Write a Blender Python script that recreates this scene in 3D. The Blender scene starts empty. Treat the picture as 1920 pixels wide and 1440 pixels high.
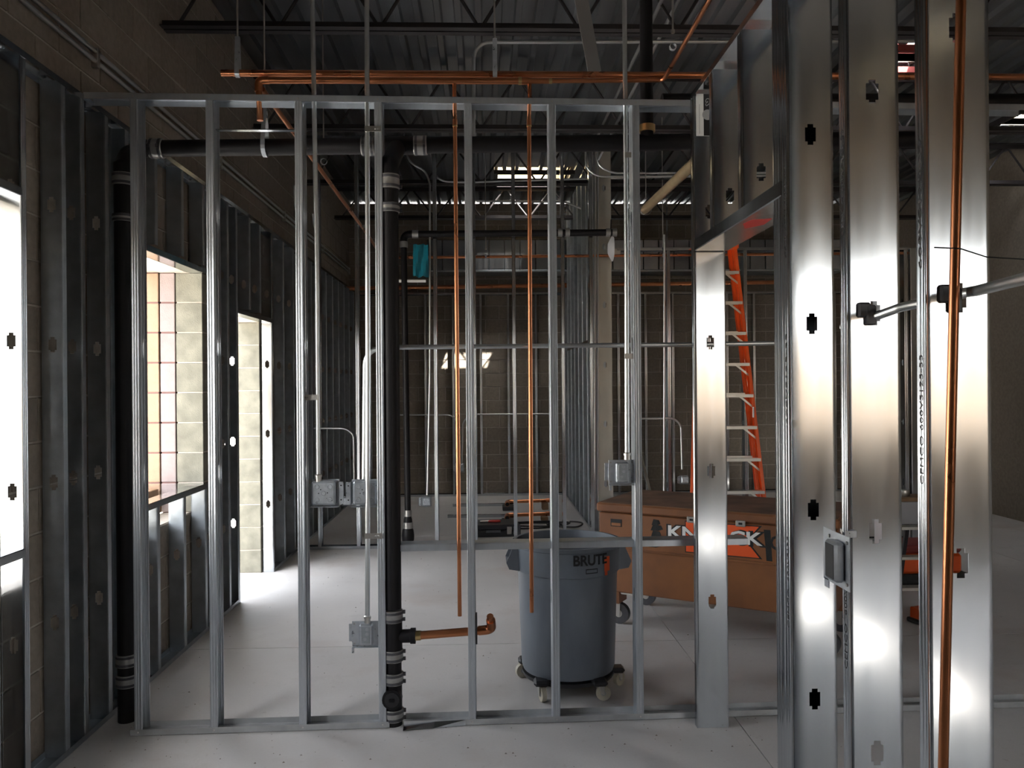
import bpy, bmesh, math, random
from mathutils import Vector, Matrix
random.seed(7)
R = math.radians
COL = bpy.context.scene.collection
SC = bpy.context.scene

# ------------------------------------------------------------------ camera
F = 1500.0                       # focal length in pixels of the 1920 wide frame
EYE = Vector((0, 0, 1.64))
YAW = math.atan(53 / 1500); ROLL = R(.45)
FW = Vector((math.sin(YAW), math.cos(YAW), 0)); RT = Vector((math.cos(YAW), -math.sin(YAW), 0)); UP = Vector((0, 0, 1))
CR = math.cos(ROLL) * RT - math.sin(ROLL) * UP
CU = math.sin(ROLL) * RT + math.cos(ROLL) * UP
cd = bpy.data.cameras.new('camera'); cam = bpy.data.objects.new('camera', cd); COL.objects.link(cam)
cd.sensor_fit = 'HORIZONTAL'; cd.sensor_width = 36; cd.lens = 36 * F / 1920; cd.clip_start = .05; cd.clip_end = 300
m3 = Matrix((CR, CU, -FW)).transposed()
cam.matrix_world = Matrix.Translation(EYE) @ m3.to_4x4()
SC.camera = cam

def at(x, y, **k):
    """world point seen at photo pixel (x, y) on the plane X=, Y= or Z="""
    d = FW * F + CR * (x - 960) - CU * (y - 720)
    (a, v), = k.items(); i = 'XYZ'.index(a)
    return EYE + d * ((v - EYE[i]) / d[i])
def pj(p):
    d = Vector(p) - EYE; z = d.dot(FW)
    return 960 + F * d.dot(CR) / z, 720 - F * d.dot(CU) / z, z

# ------------------------------------------------------------------ sky, sun, exposure
SUN = Vector((-.85, 1.36, -2.47)).normalized()
w = bpy.data.worlds.new('world'); SC.world = w; w.use_nodes = True
nt = w.node_tree; bg = nt.nodes['Background']
sky = nt.nodes.new('ShaderNodeTexSky'); sky.sky_type = 'NISHITA'; sky.sun_disc = False
sky.sun_elevation = R(62); sky.sun_rotation = math.atan2(-SUN.x, -SUN.y); sky.dust_density = 4; sky.air_density = 1.2; sky.ozone_density = .6
hs = nt.nodes.new('ShaderNodeHueSaturation'); hs.inputs['Saturation'].default_value = .25
nt.links.new(sky.outputs[0], hs.inputs['Color']); nt.links.new(hs.outputs[0], bg.inputs[0]); bg.inputs[1].default_value = .5
sd = bpy.data.lights.new('sun', 'SUN'); sd.energy = 14; sd.angle = R(.6); sd.color = (1, .95, .87)
so = bpy.data.objects.new('sun', sd); COL.objects.link(so)
so.rotation_euler = SUN.to_track_quat('-Z', 'Y').to_euler()
vs = SC.view_settings; vs.view_transform = 'Standard'; vs.look = 'None'; vs.gamma = 1; vs.use_curve_mapping = False
vs.exposure = 2.2
SC.cycles.use_denoising = True; SC.cycles.max_bounces = 10; SC.cycles.diffuse_bounces = 6; SC.cycles.glossy_bounces = 6
SC.cycles.sample_clamp_indirect = 8

# ------------------------------------------------------------------ materials
def mat(name, col, rough=.5, metal=0, noise=0, nscale=8, stretch=(1, 1, 1), bump=0, bscale=60, rnoise=0, col2=None, spec=.5, tint=0):
    m = bpy.data.materials.new(name); m.use_nodes = True
    n = m.node_tree.nodes; l = m.node_tree.links; b = n['Principled BSDF']
    b.inputs['Base Color'].default_value = (*col, 1); b.inputs['Roughness'].default_value = rough; b.inputs['Metallic'].default_value = metal
    b.inputs['Specular IOR Level'].default_value = spec
    if noise or rnoise or bump:
        tc = n.new('ShaderNodeTexCoord'); mp = n.new('ShaderNodeMapping'); mp.inputs['Scale'].default_value = stretch
        l.new(tc.outputs['Object'], mp.inputs[0])
        oi = n.new('ShaderNodeObjectInfo'); ad = n.new('ShaderNodeVectorMath'); ad.operation = 'ADD'
        cx = n.new('ShaderNodeCombineXYZ'); mu = n.new('ShaderNodeMath'); mu.operation = 'MULTIPLY'; mu.inputs[1].default_value = 37
        l.new(oi.outputs['Random'], mu.inputs[0]); l.new(mu.outputs[0], cx.inputs[0]); l.new(mu.outputs[0], cx.inputs[2])
        l.new(mp.outputs[0], ad.inputs[0]); l.new(cx.outputs[0], ad.inputs[1])
        nz = n.new('ShaderNodeTexNoise'); nz.inputs['Scale'].default_value = nscale; nz.inputs['Detail'].default_value = 6
        l.new(ad.outputs[0], nz.inputs['Vector'])
        if noise:
            rp = n.new('ShaderNodeMapRange'); rp.inputs[1].default_value = .3; rp.inputs[2].default_value = .7
            l.new(nz.outputs['Fac'], rp.inputs[0])
            mx = n.new('ShaderNodeMix'); mx.data_type = 'RGBA'
            c2 = col2 or tuple(max(0, c * (1 - noise)) for c in col)
            mx.inputs[6].default_value = (*c2, 1); mx.inputs[7].default_value = (*col, 1)
            l.new(rp.outputs[0], mx.inputs[0])
            out = mx.outputs[2]
            if tint:
                hv = n.new('ShaderNodeHueSaturation'); mr = n.new('ShaderNodeMapRange')
                mr.inputs[3].default_value = 1 - tint; mr.inputs[4].default_value = 1 + tint
                l.new(oi.outputs['Random'], mr.inputs[0]); l.new(mr.outputs[0], hv.inputs['Value']); l.new(out, hv.inputs['Color']); out = hv.outputs[0]
            l.new(out, b.inputs['Base Color'])
        if rnoise:
            rr = n.new('ShaderNodeMapRange'); rr.inputs[1].default_value = .3; rr.inputs[2].default_value = .7
            rr.inputs[3].default_value = max(.02, rough - rnoise); rr.inputs[4].default_value = rough + rnoise
            l.new(nz.outputs['Fac'], rr.inputs[0]); l.new(rr.outputs[0], b.inputs['Roughness'])
        if bump:
            n2 = n.new('ShaderNodeTexNoise'); n2.inputs['Scale'].default_value = bscale; n2.inputs['Detail'].default_value = 4
            l.new(tc.outputs['Object'], n2.inputs['Vector'])
            bp = n.new('ShaderNodeBump'); bp.inputs['Strength'].default_value = bump; bp.inputs['Distance'].default_value = .004
            l.new(n2.outputs['Fac'], bp.inputs['Height']); l.new(bp.outputs[0], b.inputs['Normal'])
    return m
M = {}
M['galv'] = mat('galvanized_steel', (.56, .59, .62), .16, 1, .10, 3, (6, 6, .6), 0, rnoise=.03)
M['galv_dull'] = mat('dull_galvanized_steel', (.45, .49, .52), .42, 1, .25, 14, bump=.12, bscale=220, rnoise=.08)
M['galv_stud'] = mat('dulled_galvanized_steel', (.55, .585, .62), .33, .85, .12, 5, (6, 6, .8), bump=.06, bscale=300, rnoise=.05)
M['dusty'] = mat('dusty_galvanized_steel', (.46, .47, .47), .55, .4, .3, 9)
M['galv_cream'] = mat('primed_steel', (.55, .54, .48), .45, .6, .1, 4)
M['emt'] = mat('conduit_steel', (.64, .66, .66), .36, 1)
M['boxsteel'] = mat('box_steel', (.50, .53, .56), .36, .7, .2, 40, rnoise=.1)
M['band'] = mat('stainless_band', (.42, .41, .39), .35, .75, .2, 30)
M['copper'] = mat('copper', (.66, .27, .13), .3, 1, .2, 4, rnoise=.05, col2=(.50, .19, .09))
M['brass'] = mat('brass', (.70, .52, .25), .3, 1)
M['iron'] = mat('cast_iron', (.009, .008, .009), .5, 0, .3, 20, bump=.1, bscale=150, spec=.25)
M['rubber'] = mat('black_rubber', (.012, .012, .013), .6)
M['joist'] = mat('primed_joist_steel', (.035, .031, .033), .5, .2, .3, 6)
M['deck'] = mat('steel_deck', (.36, .375, .395), .38, 1, .25, 2, (5, .5, 1), rnoise=.08)
M['roof'] = mat('roof_board', (.3, .28, .24), .9)
M['block'] = mat('concrete_block', (.27, .232, .188), .92, 0, .22, 30, bump=.5, bscale=160, tint=.10)
M['blockjamb'] = mat('pale_concrete_block', (.245, .235, .185), .9, 0, .4, 9, bump=.5, bscale=120, tint=.05)  # same block as the wall, with daylight's yellow cast put into the colour
M['mortar'] = mat('mortar', (.46, .41, .35), .95, 0, .2, 40, bump=.4, bscale=200)
M['pinkbrick'] = mat('pink_veneer_unit', (.29, .235, .225), .85, 0, .12, 20, bump=.4, bscale=120)
M['orangebrick'] = mat('tan_veneer_unit', (.33, .215, .14), .85, 0, .12, 20, bump=.4, bscale=120)
M['pinkmortar'] = mat('pink_mortar', (.18, .10, .09), .95)
def concrete():
    m = mat('concrete_floor', (.60, .58, .56), .6, 0, .2, 1.3, bump=.06, bscale=60, rnoise=.12)
    n = m.node_tree.nodes; l = m.node_tree.links; b = n['Principled BSDF']
    src = b.inputs['Base Color'].links[0].from_socket
    tc = n.new('ShaderNodeTexCoord'); ge = n.new('ShaderNodeNewGeometry')
    for sc, lo, hi, col, k in ((1.1, .55, .75, (.38, .29, .24), .5), (22, .62, .75, (.30, .26, .23), .5), (5, .58, .8, (.42, .40, .38), .6), (90, .35, .8, (.45, .43, .41), .35)):
        nz = n.new('ShaderNodeTexNoise'); nz.inputs['Scale'].default_value = sc; nz.inputs['Detail'].default_value = 8; nz.inputs['Roughness'].default_value = .6
        l.new(ge.outputs['Position'], nz.inputs['Vector'])
        mr = n.new('ShaderNodeMapRange'); mr.inputs[1].default_value = lo; mr.inputs[2].default_value = hi; mr.inputs[4].default_value = k
        l.new(nz.outputs['Fac'], mr.inputs[0])
        mx = n.new('ShaderNodeMix'); mx.data_type = 'RGBA'; mx.inputs[7].default_value = (*col, 1)
        l.new(mr.outputs[0], mx.inputs[0]); l.new(src, mx.inputs[6]); src = mx.outputs[2]
    l.new(src, b.inputs['Base Color']); return m
M['conc'] = concrete()
M['concdark'] = mat('joint_dirt', (.12, .11, .10), .95)
M['ground'] = mat('outdoor_concrete', (.62, .60, .56), .9, 0, .15, 1)
M['asphalt'] = mat('asphalt', (.075, .062, .048), .9)  # for the added yard plane behind the camera, dark to tone reflections
M['tan'] = mat('tan_plaster', (.46, .36, .26), .85)
M['lintel'] = mat('painted_lintel', (.36, .31, .24), .8)
M['ply'] = mat('plywood', (.62, .50, .30), .7, 0, .3, 6, (1, 8, 1))
M['greypaint'] = mat('grey_primer', (.16, .155, .15), .6)
M['wood'] = mat('brown_wood', (.25, .15, .08), .7, 0, .3, 12)
M['can'] = mat('grey_plastic', (.165, .185, .21), .42, 0, .28, 7, (1, 1, .5), rnoise=.12, bump=.05, bscale=90, col2=(.115, .13, .155))
M['caninside'] = mat('can_rim', (.10, .12, .15), .5)
M['black'] = mat('black_plastic', (.015, .015, .017), .45)
M['caster'] = mat('cream_caster', (.45, .41, .32), .5)
M['casterblk'] = mat('dark_caster', (.05, .05, .055), .45)
M['zinc'] = mat('zinc_plate', (.6, .58, .54), .35, 1)
M['jobbox'] = mat('brown_box_paint', (.30, .115, .038), .5, 0, .45, 3.2, (1, 1, 1), rnoise=.12, col2=(.16, .065, .03))
M['jobtop'] = mat('dusty_brown_lid', (.22, .12, .075), .7, 0, .5, 6)
M['orangedecal'] = mat('orange_decal', (.85, .11, .02), .5)
M['orange'] = mat('orange_fibreglass', (.80, .105, .015), .4, 0, .15, 5)
M['alum'] = mat('aluminium_step', (.68, .66, .60), .38, .9, .15, 12)
M['white'] = mat('white_paint', (.75, .74, .70), .5)
M['ink'] = mat('black_ink', (.01, .01, .011), .6)  # print, and also the painted shade inside holes and slots
M['decalwhite'] = mat('white_decal', (.8, .8, .78), .5)
M['decalgrey'] = mat('grey_decal', (.35, .35, .36), .5)
M['teal'] = mat('teal_film', (.008, .15, .20), .35)
M['red'] = mat('red_paint', (.5, .03, .02), .5)
M['redoxide'] = mat('red_oxide', (.20, .03, .025), .6)
M['wire'] = mat('black_wire', (.02, .02, .02), .5)
M['crumb'] = mat('floor_crumbs', (.26, .22, .19), .9)
M['bag'] = mat('black_canvas', (.025, .027, .026), .85, 0, .4, 20, bump=.4, bscale=80)

# ------------------------------------------------------------------ mesh helpers
class MB:
    def __init__(s): s.v = []; s.f = []; s.smooth = False
    def add(s, vs, fs):
        o = len(s.v); s.v += [Vector(p) for p in vs]; s.f += [[i + o for i in f] for f in fs]; return s
    def box(s, lo, hi):
        x0, y0, z0 = lo; x1, y1, z1 = hi
        return s.add([(x0,y0,z0),(x1,y0,z0),(x1,y1,z0),(x0,y1,z0),(x0,y0,z1),(x1,y0,z1),(x1,y1,z1),(x0,y1,z1)],
                     [(3,2,1,0),(4,5,6,7),(0,1,5,4),(1,2,6,5),(2,3,7,6),(3,0,4,7)])
    def bbox(s, lo, hi, b=.004):
        """box with chamfered vertical and horizontal edges"""
        bm = bmesh.new(); bmesh.ops.create_cube(bm, size=1)
        for v in bm.verts: v.co = Vector([lo[i] + (v.co[i] + .5) * (hi[i] - lo[i]) for i in range(3)])
        bmesh.ops.bevel(bm, geom=bm.edges[:], offset=b, segments=1, affect='EDGES', profile=.5)
        bm.verts.index_update()
        s.add([v.co.copy() for v in bm.verts], [[v.index for v in f.verts] for f in bm.faces]); bm.free(); return s
    def beam(s, a, b, wd, ht, up=(0, 0, 1)):
        a = Vector(a); b = Vector(b); d = (b - a).normalized(); u = Vector(up)
        if abs(d.dot(u)) > .99: u = Vector((0, 1, 0))
        sx = d.cross(u).normalized(); sy = sx.cross(d)
        vs = []
        for p in (a, b):
            for i, j in ((-1,-1),(1,-1),(1,1),(-1,1)): vs.append(p + sx * i * wd / 2 + sy * j * ht / 2)
        return s.add(vs, [(0,1,2,3),(7,6,5,4),(0,4,5,1),(1,5,6,2),(2,6,7,3),(3,7,4,0)])
    def tube(s, pts, r, n=12, cap=True):
        s.smooth = True
        pts = [Vector(p) for p in pts]; rs = r if isinstance(r, (list, tuple)) else [r] * len(pts)
        d0 = (pts[1] - pts[0]).normalized(); u = Vector((0, 0, 1)) if abs(d0.z) < .9 else Vector((1, 0, 0))
        nx = d0.cross(u).normalized(); vs = []
        for i, p in enumerate(pts):
            t = (pts[min(i + 1, len(pts) - 1)] - pts[max(i - 1, 0)])
            if t.length < 1e-9: t = d0
            t.normalize(); nx = (nx - t * nx.dot(t))
            if nx.length < 1e-6: nx = t.orthogonal()
            nx.normalize(); ny = t.cross(nx)
            for k in range(n):
                a = 2 * math.pi * k / n; vs.append(p + (nx * math.cos(a) + ny * math.sin(a)) * rs[i])
        fs = []
        for i in range(len(pts) - 1):
            for k in range(n):
                a = i * n + k; b = i * n + (k + 1) % n; fs.append((a, b, b + n, a + n))
        if cap:
            fs.append(tuple(range(n))[::-1]); fs.append(tuple((len(pts) - 1) * n + k for k in range(n)))
        return s.add(vs, fs)
    def lathe(s, prof, c=(0, 0, 0), n=24, axis='Z', cap=True):
        """prof = [(radius, height)]"""
        s.smooth = True; vs = []; fs = []; c = Vector(c)
        for r, h in prof:
            for k in range(n):
                a = 2 * math.pi * k / n; x, y = r * math.cos(a), r * math.sin(a)
                vs.append(c + Vector({'Z': (x, y, h), 'X': (h, x, y), 'Y': (y, h, x)}[axis]))
        for i in range(len(prof) - 1):
            for k in range(n):
                a = i * n + k; b = i * n + (k + 1) % n; fs.append((a, b, b + n, a + n))
        if cap:
            fs.append(tuple(range(n))[::-1]); fs.append(tuple((len(prof) - 1) * n + k for k in range(n)))
        return s.add(vs, fs)
    def prism(s, poly, d):
        """poly = list of 3d points, d = extrusion vector"""
        n = len(poly); d = Vector(d); p = [Vector(q) for q in poly]
        return s.add(p + [q + d for q in p], [tuple(range(n))[::-1], tuple(range(n, 2 * n))] + [(k, (k + 1) % n, (k + 1) % n + n, k + n) for k in range(n)])
    def sheet(s, bm_v, bm_f, t):
        """thin sheet given as verts/faces, given a real thickness t"""
        bm = bmesh.new(); vv = [bm.verts.new(p) for p in bm_v]
        for f in bm_f: bm.faces.new([vv[i] for i in f])
        bmesh.ops.remove_doubles(bm, verts=bm.verts[:], dist=1e-5)
        bmesh.ops.solidify(bm, geom=bm.faces[:], thickness=t)
        bm.verts.index_update()
        s.add([v.co.copy() for v in bm.verts], [[v.index for v in f.verts] for f in bm.faces]); bm.free(); return s
    def mesh(s, name, m):
        me = bpy.data.meshes.new(name); me.from_pydata([tuple(v) for v in s.v], [], s.f)
        bm = bmesh.new(); bm.from_mesh(me); bmesh.ops.recalc_face_normals(bm, faces=bm.faces[:]); bm.to_mesh(me); bm.free()
        me.materials.append(M[m])
        if s.smooth:
            me.polygons.foreach_set('use_smooth', [True] * len(me.polygons)); me.set_sharp_from_angle(angle=R(38))
        return me
    def build(s, name, m, parent=None, **k):
        """verts are world coordinates; they are stored relative to the parent (or to the thing's own base)"""
        if parent is None:
            xs = [v.x for v in s.v]; ys = [v.y for v in s.v]; zs = [v.z for v in s.v]
            loc = Vector(((min(xs) + max(xs)) / 2, (min(ys) + max(ys)) / 2, min(zs)))
            for v in s.v: v -= loc
            o = bpy.data.objects.new(name, s.mesh(name, m)); COL.objects.link(o); o.location = loc
        else:
            inv = wm(parent).inverted(); s.v = [inv @ v for v in s.v]
            o = bpy.data.objects.new(name, s.mesh(name, m)); COL.objects.link(o); o.parent = parent
        return tag(o, **k)
def wm(o):
    return (wm(o.parent) if o.parent else Matrix()) @ Matrix.LocRotScale(o.location, o.rotation_euler, o.scale)
def tag(o, label=None, cat=None, group=None, kind=None):
    if label: o['label'] = label
    if cat: o['category'] = cat
    if group: o['group'] = group
    if kind: o['kind'] = kind
    return o
def root(name, loc, rz=0, **k):
    o = bpy.data.objects.new(name, None); COL.objects.link(o); o.empty_display_size = .1
    o.location = loc; o.rotation_euler = (0, 0, rz); return tag(o, **k)
def inst(name, me, parent, loc, rz=0, **k):
    """object sharing mesh data, placed at world loc (parent unrotated)"""
    o = bpy.data.objects.new(name, me); COL.objects.link(o); o.parent = parent
    o.location = Vector(loc) - (wm(parent).translation if parent else Vector()); o.rotation_euler = (0, 0, rz); return tag(o, **k)
def bend(pts, r, n=6):
    """round the corners of a polyline with radius r"""
    pts = [Vector(p) for p in pts]; out = [pts[0]]
    for i in range(1, len(pts) - 1):
        a, b, c = pts[i-1], pts[i], pts[i+1]; u = (a - b).normalized(); v = (c - b).normalized()
        th = u.angle(v)
        if th > 3.1: out.append(b); continue
        t = min(r / math.tan(th / 2), (a - b).length * .49, (c - b).length * .49)
        p0 = b + u * t; p2 = b + v * t
        for k in range(n + 1):
            q = k / n; out.append(p0 * (1-q)**2 + b * 2*q*(1-q) + p2 * q*q)
    out.append(pts[-1]); return out
def text(body, size, m, parent, origin, ax, ay, name='lettering', depth=.0006, width=None, off=0):
    """flat lettering: ax / ay are the world directions of reading and of letter height"""
    cu = bpy.data.curves.new(name, 'FONT'); cu.body = body; cu.size = size; cu.extrude = depth; cu.resolution_u = 2; cu.offset = off
    cu.align_x = 'CENTER'; cu.align_y = 'CENTER'
    t = bpy.data.objects.new(name, cu); COL.objects.link(t); bpy.context.view_layer.update()
    me = bpy.data.meshes.new_from_object(t.evaluated_get(bpy.context.evaluated_depsgraph_get()))
    bpy.data.objects.remove(t)
    ax = Vector(ax).normalized(); ay = Vector(ay).normalized(); az = ax.cross(ay)
    xs = [v.co.x for v in me.vertices]; sx = (width / (max(xs) - min(xs))) if width else 1
    mt = Matrix((ax * sx, ay, az)).transposed().to_4x4(); mt.translation = Vector(origin)
    me.transform(wm(parent).inverted() @ mt); me.materials.clear(); me.materials.append(M[m])
    o = bpy.data.objects.new(name, me); COL.objects.link(o); o.parent = parent; return o
def setmat(name): return M[name]

# --- cold-formed sections
KN = [(-.0095, .0095, .034), (-.018, .018, .023)]
def stud_mesh(key, D, L, Fl=.036, lip=.009, holes=(), m='galv', t=.0012):
    """C stud: web in the plane y=0 (x 0..D, z 0..L), flanges reach +y, lips turn inwards; keyhole punch-outs at heights holes"""
    v = []; f = []
    def q(a, b, c, d): o = len(v); v.extend((a, b, c, d)); f.append((o, o+1, o+2, o+3))
    c = D / 2; e = .004
    xs = [e, .012 if D > .1 else .010, c - .018, c - .0095, c + .0095, c + .018, D - (.012 if D > .1 else .010), D - e]
    yw = lambda x: 0.0
    zs = [0.0]
    for h in holes: zs += [h - .034, h - .023, h + .023, h + .034]
    zs.append(L)
    for i in range(len(zs) - 1):
        z0, z1 = zs[i], zs[i+1]; part = (i - 1) % 4 if 0 < i < len(zs) - 2 + 1 else None
        r = i % 4 if holes else 0
        for j in range(len(xs) - 1):
            if holes and r in (1, 3) and i > 0 and j == 3: continue
            if holes and r == 2 and j in (2, 3, 4): continue
            q((xs[j], 0, z0), (xs[j+1], 0, z0), (xs[j+1], 0, z1), (xs[j], 0, z1))
    def strip(a, b):
        for i in range(len(zs) - 1): q((a[0], a[1], zs[i]), (b[0], b[1], zs[i]), (b[0], b[1], zs[i+1]), (a[0], a[1], zs[i+1]))
    for s, x0 in ((1, 0), (-1, D)):
        strip((x0 + s * e, 0), (x0 + s * .001, .0012)); strip((x0 + s * .001, .0012), (x0, e))
        # flange with two shallow rolled grooves
        strip((x0, e), (x0, Fl * .3)); strip((x0, Fl * .3), (x0 + s * .0009, Fl * .36)); strip((x0 + s * .0009, Fl * .36), (x0, Fl * .42))
        strip((x0, Fl * .42), (x0, Fl * .62)); strip((x0, Fl * .62), (x0 + s * .0009, Fl * .68)); strip((x0 + s * .0009, Fl * .68), (x0, Fl * .74)); strip((x0, Fl * .74), (x0, Fl - .002))
        strip((x0, Fl - .002), (x0 + s * .002, Fl)); strip((x0 + s * .002, Fl), (x0 + s * lip, Fl))
    b = MB(); b.sheet(v, f, t); b.smooth = True
    return b.mesh(key, m)
_sm = {}
def stud(parent, D, L, loc, rz, z0=0, holes=None, Fl=.036, m='galv', name='stud', **k):
    hs = [h - z0 for h in (.6, 1.22, 1.83, 2.45, 3.05, 3.66) if z0 + .06 < h < z0 + L - .06] if holes is None else holes
    key = ('stud', D, round(L, 3), tuple(round(h, 3) for h in hs), m, Fl)
    if key not in _sm: _sm[key] = stud_mesh('stud', D, L, Fl, holes=hs, m=m)
    return inst(name, _sm[key], parent, (loc[0], loc[1], z0), rz, **k)
def track(parent, a, b, D, up, Fl=.03, name='track', m='galv', off=(0, 1, 0), t=.0012, **k):
    """U track from a to b; D across (along off), flanges pointing up (+1) or down (-1)"""
    a = Vector(a); b = Vector(b); o = Vector(off); z = Vector((0, 0, Fl * up)); e = .003
    d = (b - a).normalized()
    ring = lambda p: [p + z, p + Vector((0, 0, e * up)), p + o * e, p + o * (D - e), p + o * D + Vector((0, 0, e * up)), p + o * D + z]
    v = ring(a) + ring(b); f = [(i, i+1, i+7, i+6) for i in range(5)]
    mb = MB(); mb.sheet(v, f, t)
    return mb.build(name, m, parent, **k)

# ================================================================== SETTING
XW, XE, YS, YN = -1.965, 6.22, -4.0, 11.86            # inside faces of the shell
XFUR = -1.86                                           # room face of the left furring
def cut(a0, a1, b0, b1, holes):
    """rectangle a x b minus rectangular holes -> list of rectangles"""
    br = sorted({a0, a1, *[min(max(h[i], a0), a1) for h in holes for i in (0, 1)]}); out = []
    for p, q in zip(br, br[1:]):
        if q - p < 1e-6: continue
        hs_ = sorted((max(h[2], b0), min(h[3], b1)) for h in holes if h[0] < (p + q) / 2 < h[1]); z = b0
        for u, v in hs_:
            if u > z + 1e-6: out.append((p, q, z, u))
            z = max(z, v)
        if z < b1 - 1e-6: out.append((p, q, z, b1))
    return out

# floor: slabs separated by saw-cut joints
floor = MB().box((XW - .2, YS - .2, -.16), (XE + .2, YN + .2, -.012)).build('floor', 'concdark', kind='structure')
jx = [XW - .2, 1.215, 4.85, XE + .2]; jy = [YS - .2, -2.2, 1.42, 5.055, 8.7, YN + .2]
for i in range(3):
    for j in range(5):
        MB().box((jx[i] + .0025, jy[j] + .0025, -.012), (jx[i+1] - .0025, jy[j+1] - .0025, 0)).build('floor_slab', 'conc', floor)
MB().box((-45, -45, -.3), (45, 45, -.165)).build('ground', 'ground', kind='structure')

# masonry
def blockwall(name, ax, face, thick, a0, a1, z1, openings, back=1, mat_='block', rank=True):
    """block wall along axis ax ('Y' for the side walls, 'X' for the end walls); inside face at `face`, body towards `back`"""
    def P(a, d, z): return (face + back * d, a, z) if ax == 'Y' else (a, face + back * d, z)
    core = MB()
    for p, q, z0, zt in cut(a0, a1, 0, z1, openings):
        lo = P(p + (.006 if p > a0 + .01 else 0), .006, z0); hi = P(q - (.006 if q < a1 - .01 else 0), thick - .006, zt)
        core.box([min(x, y) for x, y in zip(lo, hi)], [max(x, y) for x, y in zip(lo, hi)])
    wall = core.build(name, 'mortar', kind='structure')
    lst = []
    k = 0
    while k * .2 < z1 - .02:
        z0 = k * .2 + .005; zt = min(k * .2 + .195, z1); a = a0 - (.2 if k % 2 else 0); zm = (z0 + zt) / 2
        while a < a1:
            p, q = max(a, a0), min(a + .4, a1); segs = [(p, q)]
            for h in openings:
                if h[2] < zm < h[3]:
                    ns = []
                    for u, v in segs:
                        if h[1] <= u or h[0] >= v: ns.append((u, v)); continue
                        if h[0] > u: ns.append((u, h[0]))
                        if h[1] < v: ns.append((h[1], v))
                    segs = ns
            for u, v in segs:
                if v - u > .03:
                    u2 = u + (.005 if abs(u - a) < 1e-6 else 0); v2 = v - (.005 if abs(v - a - .4) < 1e-6 else 0)
                    lst.append((u2, v2, z0, zt))
            a += .4
        k += 1
    def score(b):
        c = Vector(P((b[0] + b[1]) / 2, 0, (b[2] + b[3]) / 2)); d = (c - EYE).dot(FW)
        if d < .3: return 1e9
        x, y, z = pj(c)
        return z + (0 if -60 < x < 1980 and -60 < y < 1500 else 1e6)
    lst.sort(key=score); cache = {}
    rest = MB()
    for i, (u, v, z0, zt) in enumerate(lst):
        if i < 300 and score((u, v, z0, zt)) < 1e5:
            key = (round(v - u, 3), round(zt - z0, 3))
            if key not in cache:
                L, H = key; lo = [0, 0, 0]; hi = [thick, L, H] if ax == 'Y' else [L, thick, H]
                cache[key] = MB().bbox(lo, hi, .0025).mesh('block', mat_)
            lo = P(u, 0 if back > 0 else thick, z0)
            inst('block', cache[key], wall, lo)
        else:
            lo = P(u, 0, z0); hi = P(v, thick, zt)
            rest.box([min(x, y) for x, y in zip(lo, hi)], [max(x, y) for x, y in zip(lo, hi)])
    if rest.v: rest.build('more_blocks', mat_, wall, kind='stuff')
    return wall
WB = (4.30, 5.60, .8, 2.4); WA = (1.95, 3.30, .8, 2.4); DR = (6.16, 7.10, 0, 2.2); WD = (-2.5, -1.9, .8, 2.4)
wall_left = blockwall('wall_left', 'Y', XW, .19, YS - .2, YN + .2, 4.64, [WA, WB, DR], back=-1)
wall_rear = blockwall('wall_rear', 'X', YN, .19, XW, XE, 4.315, [])
MB().box((XE, YS - .2, 0), (XE + .19, YN + .2, 4.7)).build('wall_right', 'block', kind='structure')
fw = MB()
for p, q, z0, z1 in cut(XW, XE, 0, 4.62, [(2.6, 5.6, 1.1, 2.75)]): fw.box((p, YS - .19, z0), (q, YS, z1))
fw.build('wall_front', 'tan', kind='structure')

MB().box((-20, -30, -.164), (24, YS - .2, -.13)).build('yard_asphalt', 'asphalt', kind='structure')  # unseen paving, added dark to tone down reflections in the studs
MB().box((1.8, YS - 1.35, 2.95), (6.4, YS - .19, 3.1)).build('eave', 'greypaint', kind='structure')  # unseen slab, added to keep direct sun out of the front opening
MB().box((-8, -9.3, -.165), (14, -9.0, 2.65)).build('yard_wall', 'tan', kind='structure')  # unseen wall, added for the beige band mirrored in the right-hand studs
# jamb blocks with daylight tinted into their colour, and the two outer wythes at the far side of the middle window, and of the door
def wythe(name, x0, x1, y0, y1, z0, z1, m, mm):
    MB().box((x0 + .004, y0 + .005, z0), (x1 - .004, y1, z1)).build(name + '_mortar', mm, wall_left)
    n = round((z1 - z0) / .2)
    me = MB().bbox((0, 0, 0), (x1 - x0, y1 - y0, .19), .003).mesh(name, m)
    for i in range(n): inst(name, me, wall_left, (x0, y0 - .0 + random.uniform(-.002, .002), z0 + .005 + i * .2))
wythe('jamb_block', -2.045, -1.872, 5.405, 5.595, .8, 2.4, 'blockjamb', 'mortar')
wythe('veneer_unit', -2.150, -2.053, 5.405, 5.595, .8, 2.4, 'pinkbrick', 'pinkmortar')
wythe('outer_unit', -2.290, -2.158, 5.400, 5.595, .8, 2.4, 'orangebrick', 'pinkmortar')
wythe('jamb_block', -2.155, -1.965, 7.095, 7.29, 0, 2.2, 'blockjamb', 'mortar')
MB().box((-2.30, 4.30, 2.402), (-1.955, 5.60, 2.44)).build('window_lintel', 'lintel', wall_left)
MB().box((-2.155, 6.16, 2.202), (-1.955, 7.10, 2.235)).build('door_lintel', 'lintel', wall_left)
MB().box((-2.155, 1.95, 2.402), (-1.955, 3.30, 2.44)).build('window_lintel', 'lintel', wall_left)

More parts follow.
